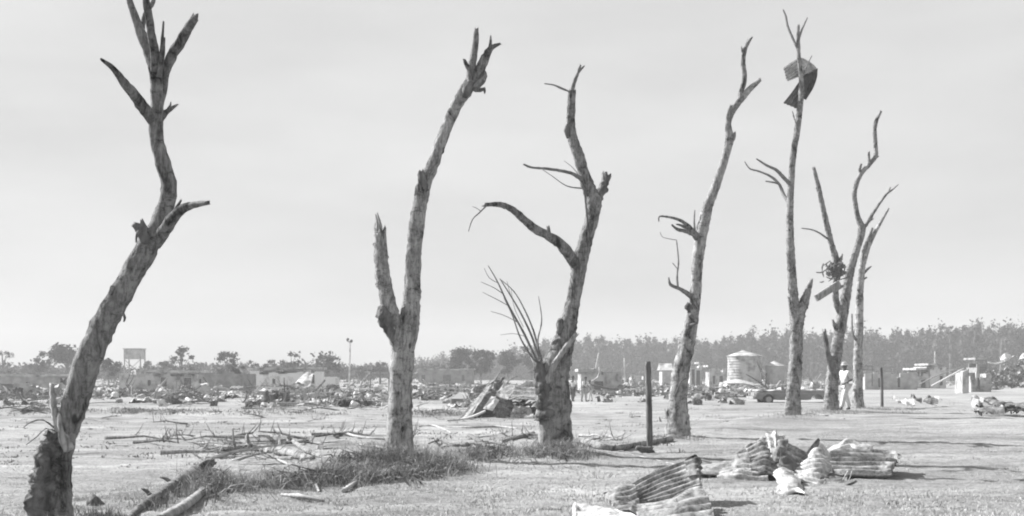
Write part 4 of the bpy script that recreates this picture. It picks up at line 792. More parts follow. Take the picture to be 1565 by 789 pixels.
# ------------------------------------------------------------------ wrecked car
def car():
    c = at(1207, 614.5); c.z -= .13; root = empty('wrecked_car', c, 'long dark sedan with its roof crushed flat behind the tall straight tree', 'car', rz=R(4))
    Lc = 5.0; hw = .9
    prof = [(-2.5, .35), (-2.52, .55), (-2.45, .72), (-2.2, .80), (-1.0, .86), (-.6, .90), (.9, .90), (1.4, .88), (2.3, .84), (2.48, .70), (2.5, .38)]
    def arch(xc, n=8, r=.40): return [(xc+r*math.cos(t), .30+r*math.sin(t)) for t in [math.pi*q/n for q in range(n+1)]]
    poly = prof+[(2.3, .30)]+arch(1.55)+[(.9, .26), (-1.0, .26)]+arch(-1.65)+[(-2.3, .30)]
    bm = bmesh.new(); L0 = [bm.verts.new((x, -hw, z)) for x, z in poly]; L1 = [bm.verts.new((x, hw, z)) for x, z in poly]
    bm.faces.new(L0); bm.faces.new(L1[::-1])
    for i_ in range(len(poly)): j = (i_+1) % len(poly); bm.faces.new((L0[j], L0[i_], L1[i_], L1[j]))
    bmesh.ops.bevel(bm, geom=[e for e in bm.edges if abs(e.verts[0].co.y-e.verts[1].co.y) < .01 and e.verts[0].co.z > .5 and e.verts[1].co.z > .5], offset=.05, segments=2, affect='EDGES')
    bmesh.ops.recalc_face_normals(bm, faces=bm.faces)
    def fin(bm, name, mat, parent=root, loc=(0, 0, 0)):
        me = bpy.data.meshes.new(name); bm.to_mesh(me); bm.free(); me.materials.append(M[mat]); o = bpy.data.objects.new(name, me); COL.objects.link(o); o.parent = parent; o.location = loc; return o
    fin(bm, 'body', 'car_side')
    def slab(name, mat, x0, x1, y0, y1, z0, z1, bend=0, parent=root):
        bm = bmesh.new(); n_ = 14; vs2 = []
        for i_ in range(n_+1):
            t = i_/n_; x = x0+(x1-x0)*t; dz = bend*math.sin(t*9)*.05+bend*.04*mn.noise(Vector((x*3, 0, 1)))
            vs2.append([bm.verts.new((x, y, z+dz)) for y, z in ((y0, z0), (y1, z0), (y1, z1), (y0, z1))])
        for i_ in range(n_):
            for q in range(4): bm.faces.new((vs2[i_][q], vs2[i_][(q+1) % 4], vs2[i_+1][(q+1) % 4], vs2[i_+1][q]))
        bm.faces.new(vs2[0][::-1]); bm.faces.new(vs2[-1]); return fin(bm, name, mat, parent)
    slab('bonnet', 'car_top', -2.35, -.85, -.82, .82, .87, .90, .6)
    slab('boot_lid', 'car_top', 1.2, 2.3, -.82, .82, .91, .94, .6)
    slab('crushed_roof', 'car_top', -.7, 1.15, -.8, .8, .945, .99, 1.4)
    slab('side_trim', 'chrome', -2.3, 2.3, -.925, -.903, .66, .69)
    slab('bumper', 'chrome', -2.68, -2.54, -.88, .88, .34, .50); slab('bumper', 'chrome', 2.53, 2.66, -.88, .88, .34, .50)
    slab('windscreen_pillar', 'car_side', -.8, -.6, -.8, -.74, .90, 1.12, 1); slab('windscreen_pillar', 'car_side', -.8, -.6, .74, .8, .90, 1.08, 1)
    for y in (-.62, .62):
        bm = bmesh.new(); bmesh.ops.create_cone(bm, segments=16, radius1=.11, radius2=.10, depth=.08, cap_ends=True, matrix=Matrix.Rotation(R(90), 4, 'Y')); fin(bm, 'headlight', 'chrome', root, (-2.53, y, .63))
    for x in (-1.65,):
        for y in (-.80, .80):
            bm = bmesh.new(); bmesh.ops.create_cone(bm, segments=24, radius1=.32, radius2=.32, depth=.2, cap_ends=True, matrix=Matrix.Rotation(R(90), 4, 'X'))
            bmesh.ops.bevel(bm, geom=list(bm.edges), offset=.03, segments=2, affect='EDGES'); t = fin(bm, 'wheel', 'tyre', root, (x, y, .30))
            bm = bmesh.new(); bmesh.ops.create_cone(bm, segments=20, radius1=.17, radius2=.19, depth=.22, cap_ends=True, matrix=Matrix.Rotation(R(90), 4, 'X')); fin(bm, 'hub_cap', 'chrome', t)
car()

# ------------------------------------------------------------------ buildings beyond the field
def building(name, label, px0, px1, ytop, Y, depth=6, wins=(), wall='plaster', roof=None, zb=None, broken=0, cat='building', group=None, rz=0, door=None, overhang=.3):
    """front wall faces the camera; wins: (u0,u1,v0,v1) in fractions; broken: raggedness of the wall top"""
    s = Y/FPX; x0 = (px0-CX)*s; x1 = (px1-CX)*s; zg = gz((x0+x1)/2, Y)-.2 if zb is None else zb; zt = CAMZ+(HY-ytop)*s
    root = empty(name, ((x0+x1)/2, Y, zg), label, cat, group)
    Wd = x1-x0; Hh = zt-zg; th = .25; rs = random.Random(int(px0*7+3))
    us = sorted(set([0, 1]+[q for w_ in wins for q in w_[:2]])); cuts = []
    nb = max(4, int(Wd/1.0)) if broken else 0
    for q in range(1, nb): cuts.append(q/nb)
    us = sorted(set(us+cuts)); mb = MB()
    for a, b in zip(us[:-1], us[1:]):
        m = (a+b)/2; tops = Hh*(1-(broken*rs.random()**1.5 if broken else 0)); segs = [(0, tops)]
        for w_ in wins:
            if w_[0] <= m <= w_[1]: segs = [(0, w_[2]*Hh), (w_[3]*Hh, max(tops, w_[3]*Hh+.1))]
        for q0, q1 in segs:
            if q1-q0 > .02: mb.box(x0+a*Wd, x0+b*Wd, Y, Y+th, zg+q0, zg+q1)
    mb.box(x0, x0+th, Y+th, Y+depth, zg, zg+Hh*(1-broken*.5)); mb.box(x1-th, x1, Y+th, Y+depth, zg, zg+Hh*(1-broken*.3))
    mb.box(x0+th, x1-th, Y+depth-th, Y+depth, zg, zg+Hh*(1-broken*.2)); mb.build('wall', M[wall], root)
    for w_ in wins:
        mb = MB(); mb.box(x0+w_[0]*Wd, x0+w_[1]*Wd, Y+.12, Y+.14, zg+w_[2]*Hh, zg+w_[3]*Hh); wo = mb.build('window', M['glass'], root)
        mb = MB(); a, b, c, d = x0+w_[0]*Wd-.06, x0+w_[1]*Wd+.06, zg+w_[2]*Hh-.06, zg+w_[3]*Hh+.06
        mb.box(a, b, Y-.05, Y-.002, c, c+.08); mb.box(a, b, Y-.05, Y-.002, d-.08, d); mb.box(a, a+.07, Y-.05, Y-.002, c+.081, d-.081); mb.box(b-.07, b, Y-.05, Y-.002, c+.081, d-.081)
        mb.build('window_frame', M[wall], root)
    if roof == 'flat':
        mb = MB(); n_ = max(3, int(Wd/2.2)); e = overhang
        for q in range(n_):
            a = x0-e+(Wd+2*e)*q/n_; b = x0-e+(Wd+2*e)*(q+1)/n_-.02; dz = rs.uniform(-.05, .12)
            if rs.random() < .85: mb.box(a, b, Y-e, Y+depth+e, zt+.003+dz, zt+.26+dz)
        mb.build('roof', M['roof'], root)
    elif roof == 'gable':
        mb = MB(); e = overhang; hR = min(2.2, depth*.28)
        mb.add([(x0-e, Y-e, zt), (x1+e, Y-e, zt), (x1+e, Y+depth+e, zt), (x0-e, Y+depth+e, zt), (x0-e, Y+depth/2, zt+hR), (x1+e, Y+depth/2, zt+hR)], [(0, 1, 5, 4), (2, 3, 4, 5), (1, 2, 5), (3, 0, 4), (3, 2, 1, 0)]); mb.build('roof', M['roof'], root)
    return root
building('damaged_house', 'long low grey house at the left edge, behind the leaning near tree', -60, 100, 576, 135, 7, [(.30, .36, .3, .7), (.62, .66, .3, .7)], 'mid_wall', 'flat')
building('broken_wall', 'pale broken masonry wall in front of the long low house at the left edge', -20, 78, 585, 112, 3, (), 'plaster', broken=.3, cat='wall')
building('damaged_house', 'flat-roofed house below the water tower', 182, 300, 570, 150, 7, [(.37, .41, .3, .62), (.54, .62, .25, .75), (.84, .94, .2, .75)], 'plaster', 'flat', broken=.2)
building('brick_house', 'dark grey roofless house right of the flat-roofed house', 303, 372, 571, 140, 7, [(.02, .07, .3, .72)], 'dull_wall', broken=.06)
building('white_house', 'white house with ragged walls, left of the lamp pole', 382, 482, 566, 150, 7, [(.34, .39, .35, .6), (.93, .99, .35, .8)], 'whitewash', 'flat', broken=.2)
building('small_shed', 'small white broken shed beside the white house', 482, 512, 574, 160, 4, (), 'white_paint', broken=.5, cat='shed')
building('long_shed', 'long dark low shed right of the forked tree', 640, 722, 566, 230, 10, [(.05, .12, .3, .7), (.45, .6, .3, .7), (.8, .85, .3, .7)], 'dull_wall', 'flat', cat='shed')
building('damaged_house', 'pale house with a gap in its front, just right of the group of people', 888, 950, 568, 120, 6, [(.32, .55, .05, .6)], 'plaster', 'flat', broken=.15)
building('small_hut', 'small white hut glimpsed left of the curved tree trunk', 965, 986, 572, 190, 4, (), 'plaster', None, broken=.5, cat='hut')
building('small_hut', 'little grey hut close against the left of the curved tree', 1012, 1026, 566, 200, 4, (), 'mid_wall', 'gable', cat='hut')
building('open_porch', 'small pale porch with a dark opening right of the curved tree', 1054, 1073, 557, 190, 4, [(.15, .42, 0, .8), (.52, .85, .1, .75)], 'white_paint', 'flat', broken=.25, cat='hut')
building('small_hut', 'low whitish hut between the porch and the round-sided building', 1084, 1110, 562, 185, 4, [(.2, .35, .2, .6), (.6, .8, .2, .6)], 'plaster', 'flat', broken=.45, cat='hut')
building('damaged_house', 'pale wrecked house under the far wood, left one of the pair behind the thin post', 1402, 1420, 565, 165, 5, [(.3, .7, .1, .5)], 'plaster', 'flat', broken=.4)
building('damaged_house', 'whitish wrecked house under the far wood, right one of the pair behind the thin post', 1421, 1446, 560, 165, 5, [(.6, .8, .2, .6)], 'white_paint', 'flat', broken=.3)
building('damaged_house', 'grey ruined wall just right of the thin post', 1322, 1402, 569, 150, 5, [(.25, .3, .2, .7), (.62, .67, .2, .7)], 'mid_wall', None, broken=.5)
building('broken_wall', 'pale upright wall stub at the end of the fallen white beam', 1471, 1481, 564, 120, 2, (), 'plaster', broken=.2, cat='wall')
building('damaged_house', 'low pale ruin between the wall stub and the right edge rubble', 1484, 1515, 566, 130, 4, [(.3, .45, .2, .7)], 'plaster', broken=.5)
building('damaged_house', 'grey box-like ruin standing highest before the far wood near the right edge', 1493, 1512, 551, 175, 4, [(.2, .8, .3, .8)], 'dull_wall', 'flat', broken=.5)
# timber frame near forked tree
fY = 135; s = fY/FPX; root = empty('timber_frame', gpt(585, fY), 'bare timber frame of a ruined building just left of the forked tree', 'frame')
for px in (566, 580, 594, 606):
    mb = MB(); pxtube(mb, [(px, 604, 1.0), (px+.5, 566, 1.0)], fY, sides=4, step=1, bump=0); mb.build('upright', M['post'], root)
mb = MB(); pxtube(mb, [(562, 566, 1.1), (598, 567, 1.1), (612, 570, 1.1)], fY, sides=4, step=1, bump=0); mb.build('beam', M['post'], root)
mb = MB(); pxtube(mb, [(562, 570, .8), (598, 571, .8), (612, 574, .8)], fY+.5, sides=4, step=1, bump=0); mb.build('beam', M['grey_wood'], root)
root = empty('timber_frame', gpt(1333, 150), 'small square timber frame right of the slender pale tree', 'frame')
for px in (1318, 1333):
    mb = MB(); pxtube(mb, [(px, 590, .8), (px, 560, .8)], 150, sides=4, step=1, bump=0); mb.build('upright', M['post'], root)
mb = MB(); pxtube(mb, [(1314, 560, .9), (1336, 560, .9)], 150, sides=4, step=1, bump=0); mb.build('beam', M['post'], root)
mb = MB(); pxtube(mb, [(1314, 565, .6), (1336, 565, .6)], 150, sides=4, step=1, bump=0); mb.build('beam', M['post'], root)
# water tower
tY = 260; s = tY/FPX; root = empty('water_tower', gpt(202, tY), 'square water tower on thin legs above the flat-roofed house', 'water tower')
x0, x1 = (189-CX)*s, (215-CX)*s; z0, z1 = CAMZ+(HY-549)*s, CAMZ+(HY-533)*s
mb = MB(); n_ = 9
for q in range(n_): a = x0+(x1-x0)*q/n_; mb.box(a, a+(x1-x0)/n_-.03, tY-.04, tY+.04, z0, z1-.1)
mb.box(x0, x1, tY+.05, tY+3.5, z0, z1-.12); mb.build('tank', M['mid_wall'], root)
mb = MB(); mb.box(x0-.15, x1+.15, tY-.2, tY+3.7, z1-.09, z1+.05); mb.build('rim', M['dull_wall'], root)
for x in (x0+.1, x1-.1):
    for y in (tY+.2, tY+3.3):
        mb = MB(); mb.tube([Vector((x, y, z0)), Vector((x, y, -.6))], [.14, .16], 6, 0); mb.build('leg', M['grey_wood'], root)
mb = MB(); mb.tube([Vector((x0+.1, tY+.2, z0-.1)), Vector((x1-.1, tY+.2, 1.5))], [.07, .07], 5, 0); mb.tube([Vector((x1-.1, tY+.2, z0-.1)), Vector((x0+.1, tY+.2, 1.5))], [.07, .07], 5, 0); mb.build('brace', M['grey_wood'], root)
# lamp pole
lY = 150; root = empty('lamp_pole', gpt(534.5, lY), 'tall thin lamp pole with two lamp heads, left of the forked tree', 'lamp pole')
mb = MB(); pxtube(mb, [(533.5, 600, 1.5), (534.5, 560, 1.2), (535, 523, 1.0)], lY, sides=8, step=1, bump=0); mb.build('pole', M['white_paint'], root)
mb = MB(); pxtube(mb, [(530, 521, .6), (535, 523, .8), (539, 522, .6)], lY, sides=6, step=.3, bump=0); mb.build('arm', M['post'], root)
for x, y in ((531.5, 519), (537, 521.5)):
    mb = MB(); pxtube(mb, [(x-1.2, y+2, 1.4), (x, y, 2.3), (x+.8, y-2, 1.4)], lY, sides=8, step=.1, bump=0); mb.build('lamp_head', M['post'], root)
# round tank
def round_tank(name, label, pc, pr, ytop, ybase, Y, rh, mat, tilt=0):
    s = Y/FPX; c = Vector(((pc-CX)*s, Y, CAMZ+(HY-ybase)*s)); root = empty(name, c, label, 'tank'); r = pr*s; h = (ybase-ytop)*s; n_ = 36
    mb = MB(); nz_ = 30
    for j in range(nz_+1):
        z = c.z-.8+(h+.8)*j/nz_; rr = r*(1+.012*math.sin(j*2.1))
        for q in range(n_): t = 2*math.pi*q/n_; mb.v.append((c.x+rr*math.cos(t), c.y+rr*math.sin(t), z))
    for j in range(nz_):
        for q in range(n_): mb.f.append((j*n_+q, j*n_+(q+1) % n_, (j+1)*n_+(q+1) % n_, (j+1)*n_+q))
    mb.build('shell', M[mat], root)
    mb = MB(); ap = Vector((c.x-.1*r, c.y, c.z+h+rh*s))
    mb.v.append(tuple(ap))
    for q in range(n_): t = 2*math.pi*q/n_; mb.v.append((c.x+1.05*r*math.cos(t), c.y+1.05*r*math.sin(t), c.z+h+.02+tilt*math.cos(t)*r))
    for q in range(n_): mb.f.append((0, 1+q, 1+(q+1) % n_))
    mb.build('roof', M['roof'], root, solid=.1); return root
round_tank('round_building', 'large pale round-sided building with level banding and a shallow peaked roof', 1138, 26, 545, 577, 165, 9, 'plaster')
round_tank('round_tank', 'smaller rounded grey tank right of the large pale round-sided building', 1185, 15, 560, 579, 165, 8, 'mid_wall')
stick('dead_tree', [(1166, 580, 1.8), (1162, 566, 1.6), (1156, 552, 1.0)], 150, 'small bent dead tree in front of the large round-sided building', 'tree', 'post', 6, step=.4)
stick('leaning_pole', [(1180, 600, 1.6), (1160, 584, 1.4), (1140, 572, .9)], 110, 'dark pole leaning left below the large round-sided building', 'pole', 'post', 6, step=.4)
stick('leaning_pole', [(1184, 596, 1.8), (1188, 590, 1.8), (1193, 583, 1.6)], 95, 'short thick pole propped beside the car', 'pole', 'plaster', 6, step=.4)
stick('fallen_beam', [(1424, 590, 1.3), (1450, 576, 1.3), (1472, 564, 1.3)], 118, 'long white beam slanting up to the wall stub on the right', 'beam', 'white_paint', 6, step=.5, bump=.03)
stick('fallen_beam', [(1405, 588, .9), (1432, 574, .9), (1468, 562, .9)], 121, 'thinner grey beam slanting behind the long white beam', 'beam', 'grey_wood', 6, step=.5, bump=.03)
stick('leaning_pole', [(436, 622, 1.5), (435, 600, 1.2), (434, 578, 1.0)], 72, 'dark upright pole rising from the debris before the white house', 'pole', 'post', 6, step=.4)
stick('leaning_pole', [(548, 604, 1.2), (553, 585, 1.1), (566, 570, .9)], 120, 'grey pole leaning between the lamp pole and the timber frame', 'pole', 'grey_wood', 6, step=.4)
stick('leaning_pole', [(890, 590, 1.3), (914, 577, 1.3), (916, 562, 1)], 112, 'pale propped pole before the house beside the group of people', 'pole', 'plaster', 6, step=.5)
stick('fallen_beam', [(897, 587, 1.6), (920, 592, 2), (945, 596, 2)], 100, 'dark beam lying level right of the group of people', 'beam', 'post', 6, step=.5)
for a in [[(915, 540), (911, 562)], [(954, 548), (955, 575)], [(1429, 538), (1429, 562)]]:
    stick('utility_pole', [(a[1][0], a[1][1]+16, 1.2), (a[1][0], a[1][1], 1.1), (a[0][0], a[0][1], .9)], 200, {915: 'faint thin pole above the house by the group of people', 954: 'whitish pole standing left of the tall fence post', 1429: 'thin pale pole before the far wood behind the whitish wrecked house'}[a[0][0]], 'pole', 'plaster', 6, step=1, bump=0)

# ------------------------------------------------------------------ trees far off
def clump_arrays(cs_, rs_, nq, size, seed, flat=.8):
    """leaf-sized faces spread through ellipsoids; returns co, faces (quads)"""
    g_ = np.random.default_rng(seed); out_ = []
    for (c, r, n_) in zip(cs_, rs_, nq):
        d = g_.normal(size=(n_, 3)); d /= np.linalg.norm(d, axis=1)[:, None]; rad = np.minimum(np.abs(g_.normal(0, .6, n_)), 1.05)
        p = np.array(c)+d*rad[:, None]*np.array(r)
        u = g_.normal(size=(n_, 3)); u /= np.linalg.norm(u, axis=1)[:, None]; v = np.cross(u, g_.normal(size=(n_, 3))); v /= np.linalg.norm(v, axis=1)[:, None]
        sz = size*g_.uniform(.5, 1.4, n_)[:, None]; out_.append(np.stack([p-u*sz-v*sz*flat*.6, p+u*sz*.9-v*sz*.3, p+u*sz+v*sz*flat, p-u*sz*.7+v*sz*.5], 1))
    A = np.concatenate(out_); return A.reshape(-1, 3), np.arange(len(A)*4).reshape(-1, 4)
def obj_arrays(name, co, fa, mat, parent=None, org=(0, 0, 0)):
    me = bpy.data.meshes.new(name); fast_mesh(me, co-np.array(org), fa); me.materials.append(mat)
    o = bpy.data.objects.new(name, me); COL.objects.link(o)
    if parent is not None: o.parent = parent
    return o
def far_tree(px, ytop, wpx, Y, label, dens=1.0, mat='leaf', lean=0, seed=0, clumps=9, lowest=.35, cat='tree', group='trees beyond the ruined houses'):
    s = Y/FPX; x = (px-CX)*s; zg = gz(x, Y)-.1; zt = CAMZ+(HY-ytop)*s; h = zt-zg; wd = wpx*s/2
    root = empty('leafy_tree', (x, Y, zg), label, cat, group); g_ = np.random.default_rng(seed+int(px)); rs = random.Random(seed+int(px))
    mb = MB(); top = Vector((x+lean, Y, zg+h*.8)); mb.tube([Vector((x, Y, zg-.2)), Vector((x+lean*.4, Y, zg+h*.4)), top], [h*.03, h*.022, h*.008], 7, .05)
    cs_, rs2, nq = [], [], []
    for k in range(clumps):
        t = g_.random()**.8; zc = zg+h*(lowest+(.93-lowest)*t); env = math.sqrt(max(.05, 1-((t-.4)/.68)**2))
        cx_ = x+lean*t+g_.uniform(-1, 1)*wd*env*.8; cy_ = Y+g_.uniform(-1, 1)*wd*env*.8; r = wd*g_.uniform(.26, .55)
        cs_.append((cx_, cy_, zc)); rs2.append((r, r, r*.7)); nq.append(int(230*dens))
        mb.tube([Vector((x+lean*.4, Y, zg+h*(lowest*.7+.2*t))), Vector(((x+cx_)/2, (Y+cy_)/2, zc-.15*h*rs.random())), Vector((cx_, cy_, zc))], [h*.012, h*.008, h*.003], 5, .05)
    mb.build('trunk', M['far_trunk'], root)
    co, fa = clump_arrays(cs_, rs2, nq, wd*.055+.05, seed+int(px)); obj_arrays('crown', co, fa, M[mat], root, (x, Y, zg)); return root
FT = [(4, 533, 28, 230, 'thin leafy tree at the left edge of the photo', .3, 7), (56, 536, 34, 240, 'rounded dark tree behind the low grey house, first from the left edge', .9, 9), (104, 529, 60, 240, 'broad flat-topped tree just left of the leaning near tree', 1.0, 14),
  (166, 548, 30, 200, 'low leafy tree between leaning near tree and water tower', 1.0, 9), (228, 548, 20, 260, 'small tree right beside the water tower', .8, 7), (278, 527, 42, 210, 'tall sparse tree with clustered tufts above the flat-roofed house', .35, 11), (252, 553, 26, 230, 'low dark tree left of the tall sparse tree', .9, 7),
  (347, 536, 40, 200, 'two-crowned tree behind the dark grey roofless house', .55, 11), (363, 552, 22, 145, 'dark slim tree in front of the dark grey roofless house', .9, 8), (385, 549, 22, 240, 'small thin tree right of the two-crowned tree', .4, 7), (412, 550, 28, 230, 'thin spreading tree behind the left of the white house', .4, 8),
  (445, 537, 40, 220, 'wispy spreading tree behind the white house', .25, 11), (500, 541, 56, 200, 'large wispy bare-twigged tree left of the lamp pole', .25, 14), (553, 556, 24, 240, 'small rounded tree right of the lamp pole', .8, 7), (582, 554, 28, 240, 'low rounded tree behind the timber frame', .7, 8),
  (662, 557, 40, 300, 'low distant tree right of the forked tree', 1.0, 9), (704, 532, 40, 240, 'left dense tree of the round clump between the two largest trees', 1.3, 16), (735, 533, 44, 245, 'right dense tree of the round clump between the two largest trees', 1.3, 16), (776, 536, 40, 250, 'pointed leafy tree behind the spray of thin shoots', 1.2, 14), (812, 528, 44, 260, 'tall leafy tree behind the wide-based tree', 1.2, 16)]
for q in FT: far_tree(q[0], q[1], q[2], q[3], q[4], dens=q[5], clumps=q[6], seed=5, mat='leaf' if q[5] < 1 else 'leaf_dark')
# hedge line at the far left (nobody could count its bushes)
g_ = np.random.default_rng(3); cs_, rs2, nq = [], [], []
for k in range(190):
    px = g_.uniform(-60, 700); Y = g_.uniform(290, 340); x = (px-CX)/FPX*Y; hgt = (HY-g_.uniform(557, 566))/FPX*Y+CAMZ
    for q in range(3): cs_.append((x+g_.uniform(-2, 2), Y, g_.uniform(.2, 1)*hgt)); rs2.append((2.6, 2, hgt*.35)); nq.append(70)
co, fa = clump_arrays(cs_, rs2, nq, .35, 8); o = obj_arrays('far_scrub', co, fa, M['leaf']); tag(o, 'low hazy scrub along the horizon on the left', 'scrub', kind='stuff')
# far wood on the right: one mass
g_ = np.random.default_rng(17); cs_, rs2, nq = [], [], []; mb = MB()
def top_at(px):
    return float(np.interp(px, [680, 760, 800, 850, 900, 950, 1000, 1050, 1110, 1150, 1180, 1240, 1300, 1350, 1400, 1430, 1455, 1500, 1540, 1600, 1700], [548, 540, 532, 520, 517, 520, 520, 518, 512, 507, 504, 508, 504, 506, 508, 500, 495, 491, 498, 500, 496]))
for row in range(4):
    px = 640+row*7
    while px < 1720:
        Y = np.interp(px, [640, 1000, 1700], [430, 380, 300])+row*16+g_.uniform(-6, 6); x = (px-CX)/FPX*Y
        tp = top_at(px)+g_.choice([-6, -2, 3, 8, 14])+g_.uniform(-3, 3)+(0 if row else 5); h = CAMZ+(HY-tp)/FPX*Y; zg = -.4
        mb.tube([Vector((x, Y, zg)), Vector((x+g_.uniform(-.5, .5), Y, zg+h*.5)), Vector((x+g_.uniform(-.8, .8), Y, zg+h*.92))], [.22, .17, .05], 5, 0)
        n_ = int(g_.integers(9, 14)); wd = g_.uniform(1.7, 3.6)
        for q in range(n_):
            t = (q+g_.random())/n_; zc = zg+h*(.10+.84*t); e = wd*(1.05-.5*t**2)*g_.uniform(.7, 1.3)
            cs_.append((x+g_.uniform(-1, 1)*e, Y+g_.uniform(-1, 1)*e, zc)); rr = e*g_.uniform(.6, 1.1); rs2.append((rr*.8, rr*.8, rr*g_.uniform(1.0, 2.0))); nq.append(int(95 if row < 2 else 60))
        px += g_.uniform(9, 15)
co, fa = clump_arrays(cs_, rs2, nq, .33, 9)
# trunks and leaves in one mesh
tv = np.array(mb.v); tq = np.array([f for f in mb.f if len(f) == 4])
co2 = np.concatenate([co, tv]); fa2 = np.concatenate([fa, tq+len(co)])
o = obj_arrays('far_wood', co2, fa2, M['leaf_dark']); tag(o, 'hazy far-off wood running along the horizon on the right', 'wood', kind='stuff')
for px, yt, wp, lb in ((1453, 494, 16, 'pointed dark tree rising above the wood, left of the paired peaks near the right edge'), (1490, 492, 18, 'tallest dark tree above the wood near the right edge'), (1530, 501, 10, 'thin spire-like tree above the wood by the right edge'), (1145, 505, 14, 'ragged tree topping the wood above the round-sided building'), (1240, 500, 9, 'thin tufted tree poking above the wood between tall straight and many-limbed trees'), (916, 511, 18, 'light ragged tree topping the wood right of the wide-based tree'), (1340, 499, 9, 'thin tufted tree above the wood right of the tree row')):
    far_tree(px, yt, wp, 292 if px > 1400 else 350, lb, dens=.8, clumps=12, seed=2, mat='leaf_dark', lowest=.3, group='trees standing above the far wood')

# ------------------------------------------------------------------ rubble across the field
random.seed(31)
def proto_board(k):
    L = [2.2, 1.4, 3.0][k]; mb = MB(); n_ = 7; rs = random.Random(k)
    for i_ in range(n_+1):
        t = i_/n_; x = (t-.5)*L; sag = .05*math.sin(t*3+k)
        w_ = .08+.02*rs.random(); j = rs.uniform(-.1, .1) if i_ == n_ else 0
        mb.v += [(x+j, -w_, sag), (x-j, w_, sag), (x, w_, sag+.04), (x+j*2, -w_, sag+.04)]
    for i_ in range(n_):
        for q in range(4): mb.f.append((i_*4+q, i_*4+(q+1) % 4, i_*4+4+(q+1) % 4, i_*4+4+q))
    mb.f += [(0, 3, 2, 1), (n_*4, n_*4+1, n_*4+2, n_*4+3)]; return mb
def proto_branch(k):
    mb = MB(); rs = random.Random(50+k); random.seed(60+k)
    pts = [Vector((-1.2, 0, .05)), Vector((-.4, .12, .12)), Vector((.4, -.05, .2)), Vector((1.3, .1, .12))]; mb.tube(pts, [.07, .06, .045, .02], 7, .15, jag=1)
    for q in range(5):
        p = pts[1].lerp(pts[3], rs.random()); d = Vector((rs.uniform(.1, .5), rs.uniform(-.5, .5), rs.uniform(.05, .6))); mb.tube([p, p+d*.6, p+d+Vector((0, 0, .1))], [.025, .018, .006], 5, .1)
    return mb
def proto_sheet(k):
    mb = MB(); n_ = 14; off = Vector((k*5, 3, 1))
    for j in range(n_+1):
        for i_ in range(n_+1):
            x = (i_/n_-.5)*1.5; y = (j/n_-.5)*1.0; p = Vector((x, y, 0)); z = .22*abs(mn.noise(p*1.7+off))*2+.03*math.sin(i_*2.2)+.12*mn.noise(p*4+off)
            mb.v.append((x+.1*mn.noise(p*2+off*2), y+.15*mn.noise(p*2-off), z+.02))
    for j in range(n_):
        for i_ in range(n_): a = j*(n_+1)+i_; mb.f.append((a, a+1, a+n_+2, a+n_+1))
    return mb
def proto_block(k):
    mb = MB(); bm = bmesh.new(); bmesh.ops.create_icosphere(bm, subdivisions=2, radius=.28)
    for v in bm.verts:
        c = v.co; m_ = max(abs(c.x), abs(c.y), abs(c.z)); c *= (.22/m_*.6+.4*1)*(1+.35*mn.noise(c*6+Vector((k*3, 0, 0)))); c.z = max(c.z, -.1)
    mb.v = [tuple(v.co) for v in bm.verts]; mb.f = [tuple(v.index for v in f.verts) for f in bm.faces]; bm.free(); return mb
KIN = {'board': (proto_board, 3, ['pale_wood', 'grey_wood', 'post'], 'splintered board lying in the rubble strewn across the field', 'splintered boards strewn across the field'),
  'branch': (proto_branch, 3, ['bark_dark', 'grey_wood', 'pale_wood'], 'small torn-off bough lying in the debris across the field', 'small boughs strewn across the field'),
  'metal_scrap': (proto_sheet, 3, ['iron_pale', 'white_paint', 'rust'], 'crumpled light metal scrap among the rubble across the field', 'metal scraps strewn across the field'),
  'masonry_chunk': (proto_block, 3, ['plaster', 'dull_wall', 'white_paint'], 'broken chunk of masonry in the rubble across the field', 'masonry chunks strewn across the field')}
PRO = {}
for kn, (fn, n_, mats, lb, gr) in KIN.items():
    PRO[kn] = []
    for k in range(n_):
        mb = fn(k); me = bpy.data.meshes.new(kn); me.from_pydata(mb.v, [], mb.f); me.materials.append(M[mats[k]]); PRO[kn].append(me)
rs = random.Random(99)
# bands of debris: (px range, py range, count, weights)
BANDS = [((0, 130), (600, 632), 60), ((150, 600), (598, 618), 130), ((225, 300), (604, 622), 25), ((380, 590), (602, 628), 130), ((640, 1000), (592, 606), 120), ((640, 720), (598, 632), 40), ((720, 830), (596, 640), 45), ((1010, 1270), (580, 610), 150), ((880, 1000), (586, 604), 60), ((1320, 1565), (578, 592), 90), ((1500, 1600), (576, 582), 20), ((130, 1000), (625, 690), 45), ((130, 1000), (576, 592), 130), ((300, 520), (662, 712), 26)]
cnt = 0
for (xa, xb), (ya, yb_), n_ in BANDS:
    for k in range(n_):
        px, py = rs.uniform(xa, xb), rs.uniform(ya, yb_)
        p = at(px, py); kn = rs.choices(list(KIN), [2.7, 2.6, 1.6, 1.9] if py < 624 else [1, 3, 0, 0])[0]; o = bpy.data.objects.new(kn, PRO[kn][rs.randrange(3)]); COL.objects.link(o)
        sc = rs.uniform(.3, .7) if py > 624 else rs.uniform(.5, 1.2)*(1.0 if py > 612 else 1.25); o.location = (p.x, p.y, p.z+(.0 if rs.random() < .6 else rs.uniform(.1, .6)*(py < 615)))
        up = rs.random() < .13 and py < 622
        o.rotation_euler = (rs.uniform(-.2, .2), (rs.uniform(-.9, .9) if up else rs.uniform(-.15, .15)), rs.uniform(0, 6.28)); o.scale = (sc, sc, sc)
        if up: o.location.z += .25*sc
        tag(o, KIN[kn][3], {'board': 'board', 'branch': 'branch', 'metal_scrap': 'metal scrap', 'masonry_chunk': 'rubble'}[kn], KIN[kn][4]); cnt += 1
print('debris', cnt)
